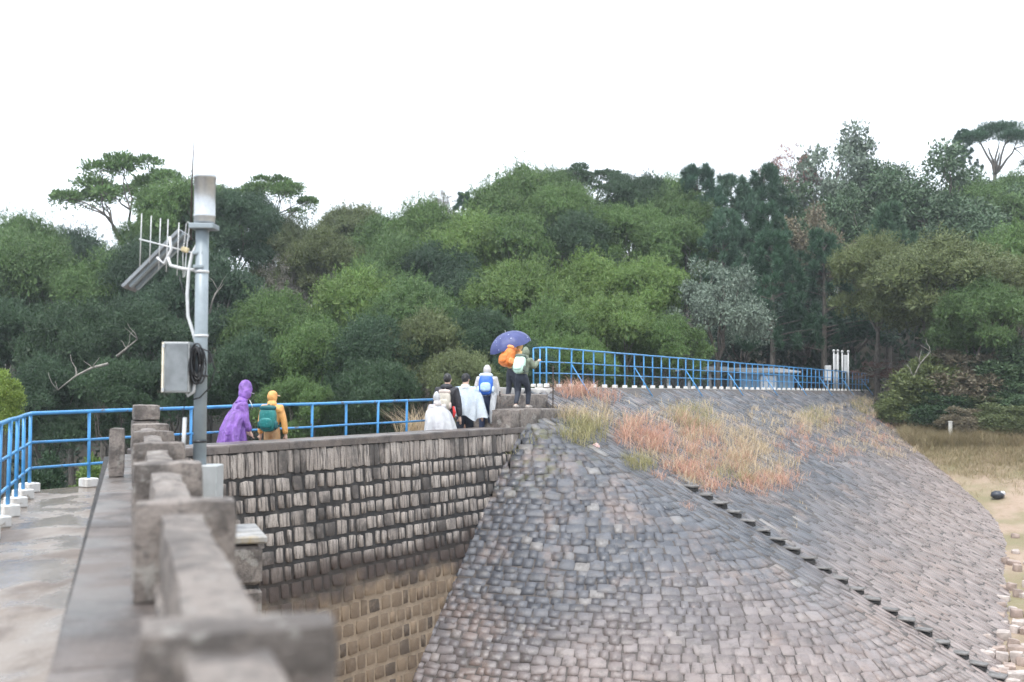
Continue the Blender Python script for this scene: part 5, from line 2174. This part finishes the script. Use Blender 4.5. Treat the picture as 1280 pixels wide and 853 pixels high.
    def cap(self, mat, brim_mat=None):
        k = self.h
        mb = MB()
        R, c = self.hrot, self.head_c
        mb.ell(c + R @ (Vector((0, -.002, .03)) * k), (.051 * k, .06 * k, .05 * k), R, 16, 8, lambda d: 1 if d.z > -.2 else .9)
        o = mb.build('cap', mat, self.e, True)
        mb = MB()
        ring = []
        for dz in (-.004, .004):
            ring.append([c + R @ (Vector((.045 * math.cos(a), .045 + .055 * math.sin(a), .022 + dz - .01 * math.sin(a))) * k) for a in [PI * i / 8 for i in range(9)]])
        mb.loft(ring)
        mb.build('brim', brim_mat or mat, o, True)

    def poncho(self, mat, name='poncho', hem=.33, flare=.17, shift=(0, 0), seed=1, back=.0, arms=True, rows=9):
        """sheet falling from the shoulders in folds"""
        k = self.h
        r = random.Random(seed)
        n = 72
        rings = []
        ph = [r.uniform(0, 6.28) for _ in range(6)]
        ca = self.J['collar']
        for i in range(rows + 1):
            f = i / rows
            z = .84 + (hem - .84) * f
            if z > .53:
                c = self.up(0, 0, z)
            else:
                c = Vector((0, 0, z)) + Vector((0, math.sin(self.L) * (.0), 0))
            wx = .045 + (.10 + flare * .35) * min(1, f * 4.0) + flare * .65 * f
            wy = .04 + .06 * min(1, f * 4.0) + flare * .75 * f + back * f
            ring = []
            for j in range(n):
                a = 2 * PI * j / n
                fold = 1 + f * (.13 * math.sin(7 * a + ph[0] + f) + .10 * math.sin(12 * a + ph[1] + f * 3) + .07 * math.sin(4 * a + ph[2]) + .05 * noise.noise(Vector((a * 3, f * 9, seed))))
                p = Vector((wx * math.cos(a) * fold + shift[0] * f, wy * math.sin(a) * fold + shift[1] * f - back * f * .5, 0))
                zz = f * (.03 * math.sin(3 * a + ph[3]) + .02 * math.sin(8 * a + ph[4]))
                ring.append((c + p + Vector((0, 0, zz))) * k)
            rings.append(ring)
        mb = MB()
        mb.loft(rings, False)
        return mb.build(name, mat, self.e, True)


def backpack(person, size, mats, label, dy=-.11, z=.665, pocket=None, tilt=0.0):
    """rounded pack worn on the back: a thing of its own"""
    k = person.h
    body_m, trim_m = mats
    rotz = person.e.rotation_euler.z
    Rz = Matrix.Rotation(rotz, 3, 'Z')
    c = person.up(0, dy, z) * k
    loc = person.e.location + Rz @ c
    e = empty('backpack', (0, 0, 0), 0, label, 'backpack', 'backpacks carried by the hikers')
    e.location = loc
    e.rotation_euler = (Rz @ Matrix.Rotation(-person.L + tilt, 3, 'X')).to_euler()
    w, d, h = (s / 2 for s in size)

    def sup(cx, cy, cz, a, b, cc, p=3.2, nz=.03):
        mb = MB()

        def fn(dv):
            v = (abs(dv.x) ** p + abs(dv.y) ** p + abs(dv.z) ** p) ** (-1 / p)
            return v * (1 + nz * noise.noise(dv * 4 + Vector((cx * 9, cz * 9, 0))))
        mb.ell((cx, cy, cz), (a, b, cc), None, 20, 14, fn)
        return mb
    main = sup(0, 0, 0, w, d, h).build('main_bag', body_m, e, True)
    sup(0, -d * .85, -h * .3, w * .72, d * .45, h * .45).build('pocket', pocket or body_m, e, True)
    sup(0, 0, h * .92, w * .95, d * .95, h * .22).build('lid', trim_m, e, True)
    for s in (-1, 1):
        m = MB()
        m.tube([(s * w * .5, d, h * .8), (s * w * .62, d + .05, h * 1.05), (s * w * .75, d + .16, h * .7), (s * w * .95, d + .12, -h * .4), (s * w * .7, d * .8, -h * .8)], .018, 6)
        m.build('shoulder_strap', trim_m, e, True)
        sup(s * w * 1.0, 0, -h * .45, w * .16, d * .6, h * .32).build('side_pocket', trim_m, e, True)
    m = MB()
    m.tube([(-w * .2, d * .5, h * 1.08), (0, d * .5, h * 1.2), (w * .2, d * .5, h * 1.08)], .01, 6)
    m.build('grab_loop', trim_m, e, True)
    return e


def face(deg):                               # heading clockwise from +Y
    return -math.radians(deg)


def spot(px, q, z=0.0):
    """place on the walkway strip q seen at picture column px"""
    r = ray(px, 500)
    # P0 + s d + q e lies on the vertical plane through the ray
    nx, ny = r.y, -r.x
    s = -(nx * (P0.x + EV.x * q) + ny * (P0.y + EV.y * q)) / (nx * DV.x + ny * DV.y)
    return SQ(s, q, z)


DARK = m_cloth('dark_trousers', (0.022, 0.028, 0.045), .7, fold=.5)
NAVY = m_cloth('navy_trousers', (0.022, 0.035, 0.085), .7, fold=.5)
SHOE = m_cloth('shoe_dark', (0.05, 0.045, 0.045), .6)
SHOEP = m_cloth('shoe_pale', (0.45, 0.40, 0.36), .6)


def people():
    # purple raincoat, hood up, leaning forward beside the railing
    purple = m_cloth('purple_raincoat', (0.31, 0.155, 0.54), .35, .25, fold=1.0, var=.3)
    p = Person(spot(293, -1.05), face(62), 1.50, 'person in purple hooded raincoat leaning by the railing', lean=16, arms=((.12, .06, .64, .10, .16, .55), (.12, .06, .64, .11, .15, .54)), head_tilt=.1)
    p.body(); p.trousers(DARK); p.shoes(SHOE)
    p.jacket(purple, .022, 'raincoat_top')
    p.poncho(purple, 'raincoat_skirt', .30, .035, seed=3, back=.02)
    p.hood(purple, 1.3, size=1.06)
    m = MB()
    T = lambda x, y, z: p.head_c + p.hrot @ (Vector((x, y, z)) * p.h)
    m.tube([T(.03, .05, -.05), T(.035, .09, -.10), T(.03, .10, -.13)], .006, 5)
    m.build('drawstring', m_cloth('cord_white', (.7, .7, .68)), p.e, True)
    m = MB()
    m.loft([[T(.04 * math.cos(a), .05 + .045 * math.sin(a), .028 + dz) for a in [PI * i / 8 for i in range(9)]] for dz in (-.004, .004)])
    m.build('cap_brim', m_cloth('grey_cap', (.35, .33, .38)), p.e, True)
    # orange jacket child with teal pack
    orange = m_cloth('orange_jacket', (0.78, 0.40, 0.13), .5, .1, fold=.7)
    p = Person(spot(340.5, -1.1), face(12), 1.41, 'child in orange jacket and cap seen from behind', arms=((.15, .01, .63, .165, .03, .47), (.15, .01, .63, .165, .03, .47)), head_turn=-.55)
    p.body(); p.trousers(m_cloth('orange_trousers', (.62, .36, .17), .7)); p.shoes(SHOE)
    p.jacket(orange, .016)
    p.hood(orange, 0, size=.98)
    p.cap(orange, m_cloth('cap_brim_pale', (.85, .6, .42)))
    backpack(p, (.30, .17, .42), (m_cloth('teal_pack', (.012, .18, .17), .4, pattern=((.10, .36, .34), 22, .12)), m_cloth('teal_trim', (.008, .10, .11), .5)), 'teal green backpack on the child in orange', dy=-.125, z=.66)
    # white poncho child at the left of the group
    white = m_cloth('white_plastic', (0.80, 0.81, 0.83), .22, .4, .18, fold=1.0, var=.08)
    clear = m_cloth('clear_dotted_plastic', (0.70, 0.76, 0.82), .2, .35, .28, fold=1.0, var=.1, pattern=((.42, .52, .66), 30, .16))
    p = Person(spot(548, -0.78), face(-25), 1.36, 'small hiker bundled in a white plastic poncho left of the black jacket', lean=10, head_tilt=.3)
    p.body(); p.trousers(m_cloth('mauve_trousers', (.35, .28, .36), .7)); p.shoes(SHOEP)
    p.jacket(m_cloth('grey_top', (.45, .43, .45), .7), .012)
    p.hair()
    p.poncho(white, 'poncho', .36, .10, seed=8, shift=(.03, -.03))
    p.hood(white, .5, size=.99)
    # black jacket
    black = m_cloth('black_jacket', (0.018, 0.017, 0.024), .6, fold=.7)
    p = Person(spot(558, -0.95), face(10), 1.77, 'dark-haired hiker in black jacket with red trim carrying a beige bag', lean=6, stride=.06, arms=((.14, .03, .63, .13, .10, .50), (.145, .0, .63, .155, .04, .48)))
    p.body(); p.hair(); p.trousers(DARK); p.shoes(SHOE); p.jacket(black, .018)
    m = MB()
    m.ell(p.up(0, -.035, .835) * p.h, (.075 * p.h, .045 * p.h, .038 * p.h), None, 16, 10, lambda d: 1 + .12 * noise.noise(d * 4))
    m.tube([p.up(0, .0, .79) * p.h, p.up(0, .0, .855) * p.h], [.075 * p.h, .046 * p.h], 14)
    m.build('folded_hood', black, p.e, True)
    m = MB()
    m.tube([p.up(.10, -.075, .60) * p.h, p.up(.115, -.07, .53) * p.h, p.up(.10, -.06, .47) * p.h], [.02, .035, .02], 8)
    m.build('red_panel', m_cloth('red_cloth', (.62, .03, .03), .6), p.e, True)
    backpack(p, (.26, .15, .42), (m_cloth('beige_pack', (.48, .44, .38), .7), m_cloth('beige_trim', (.55, .46, .42), .7)), 'beige drawstring backpack on the hiker in black', dy=-.12, z=.66)
    # clear poncho, black cap
    p = Person(spot(581, -1.05), face(6), 1.78, 'hiker in dotted clear poncho and black cap walking away', lean=8, stride=.08, arms=((.16, .04, .65, .19, .10, .52), (.17, .0, .65, .2, .02, .5)), head_turn=-.3)
    p.body(); p.hair(); p.trousers(DARK, .012); p.shoes(SHOE)
    p.jacket(m_cloth('pale_blue_top', (.42, .52, .66), .6), .014)
    p.cap(m_cloth('black_cap', (.012, .012, .016), .6))
    m = MB()
    m.tube([p.up(0, -.005, .79) * p.h, p.up(0, -.004, .862) * p.h], [.078 * p.h, .05 * p.h], 14)
    m.build('collar', white, p.e, True)
    p.poncho(clear, 'poncho', .47, .13, seed=12, back=.08, shift=(.0, 0))
    # white hood, blue pack
    p = Person(spot(608, -1.0, .33), face(4), 1.66, 'hiker in white hooded rain cape with navy trousers', lean=14, stride=.05)
    p.body(); p.trousers(NAVY, .012); p.shoes(SHOE)
    p.jacket(white, .024, 'rain_cape')
    p.hood(white, 0, size=1.0)
    m = MB()
    rr = []
    for i in range(7):
        f = i / 6
        rr.append([(p.up(.10 + .02 * math.sin(6 * f + a * 2) + .03 * math.cos(a), -.05 + .09 * math.sin(a), .75 - .55 * f)) * p.h for a in [2 * PI * j / 12 for j in range(12)]])
    m.loft(rr, False)
    m.build('cape_tail', white, p.e, True)
    backpack(p, (.32, .2, .46), (m_cloth('blue_pack', (.02, .12, .52), .5), m_cloth('white_blue_trim', (.55, .66, .80), .5)), 'bright blue backpack on the hiker in white hood', dy=-.14, z=.69, pocket=m_cloth('blue_pocket', (.35, .50, .72), .5))
    m = MB()
    st = spot(624, -.75, .33)
    m.tube([(0, 0, 0), (.01, .01, .95)], [.009, .011], 6)
    o = m.build('trekking_pole', m_cloth('pole_grey', (.4, .4, .42), .4), None, True)
    m = MB()
    m.tube([(.01, .01, .93), (.012, .012, 1.06)], [.018, .016], 8)
    m.build('grip', m_cloth('grip_black', (.03, .03, .03), .7), o, True)
    o.location = st
    tag(o, 'thin upright trekking pole beside the hiker in white hood', 'pole')
    # orange hiker under the umbrella, up on the crest
    tan = m_cloth('tan_jacket', (0.66, 0.42, 0.17), .6, fold=.7)
    p = Person(spot(640, -1.15, 1.0), face(50), 1.60, 'hiker in tan jacket holding a blue umbrella on the steps', lean=18, stride=.06, arms=((.13, .10, .70, .06, .17, .80), (.13, .10, .66, .10, .22, .74)))
    p.body(); p.trousers(DARK); p.shoes(SHOE); p.jacket(tan, .018); p.hood(tan, 0)
    backpack(p, (.36, .26, .48), (m_cloth('orange_cover', (.86, .25, .05), .45, .15, fold=.9), m_cloth('orange_cover_lid', (.88, .32, .10), .45)), 'orange rain-covered backpack under the blue umbrella', dy=-.15, z=.70)
    hand = p.e.location + Matrix.Rotation(p.e.rotation_euler.z, 3, 'Z') @ p.J['wrl']
    umbrella(hand)
    # green jacket, mint pack, stepping up
    olive = m_cloth('olive_jacket', (0.17, 0.20, 0.14), .65, fold=.7)
    p = Person(spot(652, -.38, 1.0), face(26), 1.47, 'hiker in grey-green hooded jacket climbing the block steps', lean=20, stride=.09, crouch=.05, arms=((.13, .08, .66, .10, .16, .60), (.14, .06, .70, .15, .17, .85)))
    p.body(); p.trousers(DARK, .012); p.shoes(SHOEP); p.jacket(olive, .018); p.hood(olive, .3, size=1.04)
    backpack(p, (.27, .18, .42), (m_cloth('mint_pack', (.50, .72, .60), .5), m_cloth('mint_trim', (.10, .13, .11), .6)), 'pale mint backpack on the hiker in grey-green', dy=-.14, z=.68, pocket=m_cloth('mint_pocket', (.56, .76, .66), .5))


def umbrella(hand):
    top = at_y(632, 415.5, hand.y - .05)
    ax = (Vector((-.36, -.12, 1))).normalized()
    c = top
    e = empty('umbrella', hand, 0, 'open navy blue umbrella with small pale dots above the hikers', 'umbrella')
    o = -Vector(hand)
    R = ax.to_track_quat('Z', 'Y').to_matrix()
    rad, hgt = .54, .36
    cl = m_cloth('umbrella_navy', (0.07, 0.085, 0.235), .45, .2, fold=.15, var=.12, pattern=((.45, .5, .7), 9, .1))
    n, rows = 64, 9
    rings = []
    for i in range(rows + 1):
        f = max(.015, i / rows)
        ring = []
        for j in range(n):
            a = 2 * PI * j / n
            t = (a / (PI / 4)) % 1.0
            sag = 4 * t * (1 - t)
            rr = rad * math.sin(f * PI / 2 * .93) * (1 - .07 * sag * f ** 2)
            z = hgt * math.cos(f * PI / 2) - .03 * sag * f
            ring.append(c + o + R @ Vector((rr * math.cos(a), rr * math.sin(a), z - hgt)))
        rings.append(ring)
    m = MB()
    m.loft(rings, False)
    cap = m.build('canopy', cl, e, True)
    steel = m_cloth('umbrella_steel', (.5, .5, .52), .3)
    for j in range(8):
        a = 2 * PI * j / 8
        m = MB()
        m.tube([c + o + R @ Vector((rad * math.sin(f * PI / 2 * .93) * math.cos(a), rad * math.sin(f * PI / 2 * .93) * math.sin(a), hgt * math.cos(f * PI / 2) - hgt - .008)) for f in (.05, .3, .6, 1.0)], .005, 5)
        m.build('rib', steel, e, True)
    m = MB()
    tip = c + R @ Vector((0, 0, .05))
    m.tube([tip + o, c + o, Vector((0, 0, 0)), Vector((0, 0, -.08))], [.004, .007, .008, .008], 8)
    sh = m.build('shaft', steel, e, True)
    m = MB()
    m.tube([(0, 0, .02), (0, 0, -.1)], [.014, .015], 8)
    m.build('handle', m_cloth('handle_black', (.02, .02, .02), .6), sh, True)


people()


# ------------------------------------------------------------------ the damp air between here and the hill
def build_haze():
    m = MB()
    lo, hi = (-420, -110, -12.0), (420, 520, 34.0)
    m.box([(a + b) / 2 for a, b in zip(lo, hi)], [b - a for a, b in zip(lo, hi)])
    t = NT('haze_air')
    v = t.n('VolumePrincipled')
    v.inputs['Color'].default_value = (.86, .93, 1.0, 1)
    v.inputs['Density'].default_value = 0.0006
    v.inputs['Anisotropy'].default_value = 0.2
    t.link(v.outputs[0], t.out.inputs['Volume'])
    o = m.build('haze', t.mat)
    tag(o, 'thin pale damp haze between the camera and the hillside', 'haze', kind='stuff')


build_haze()
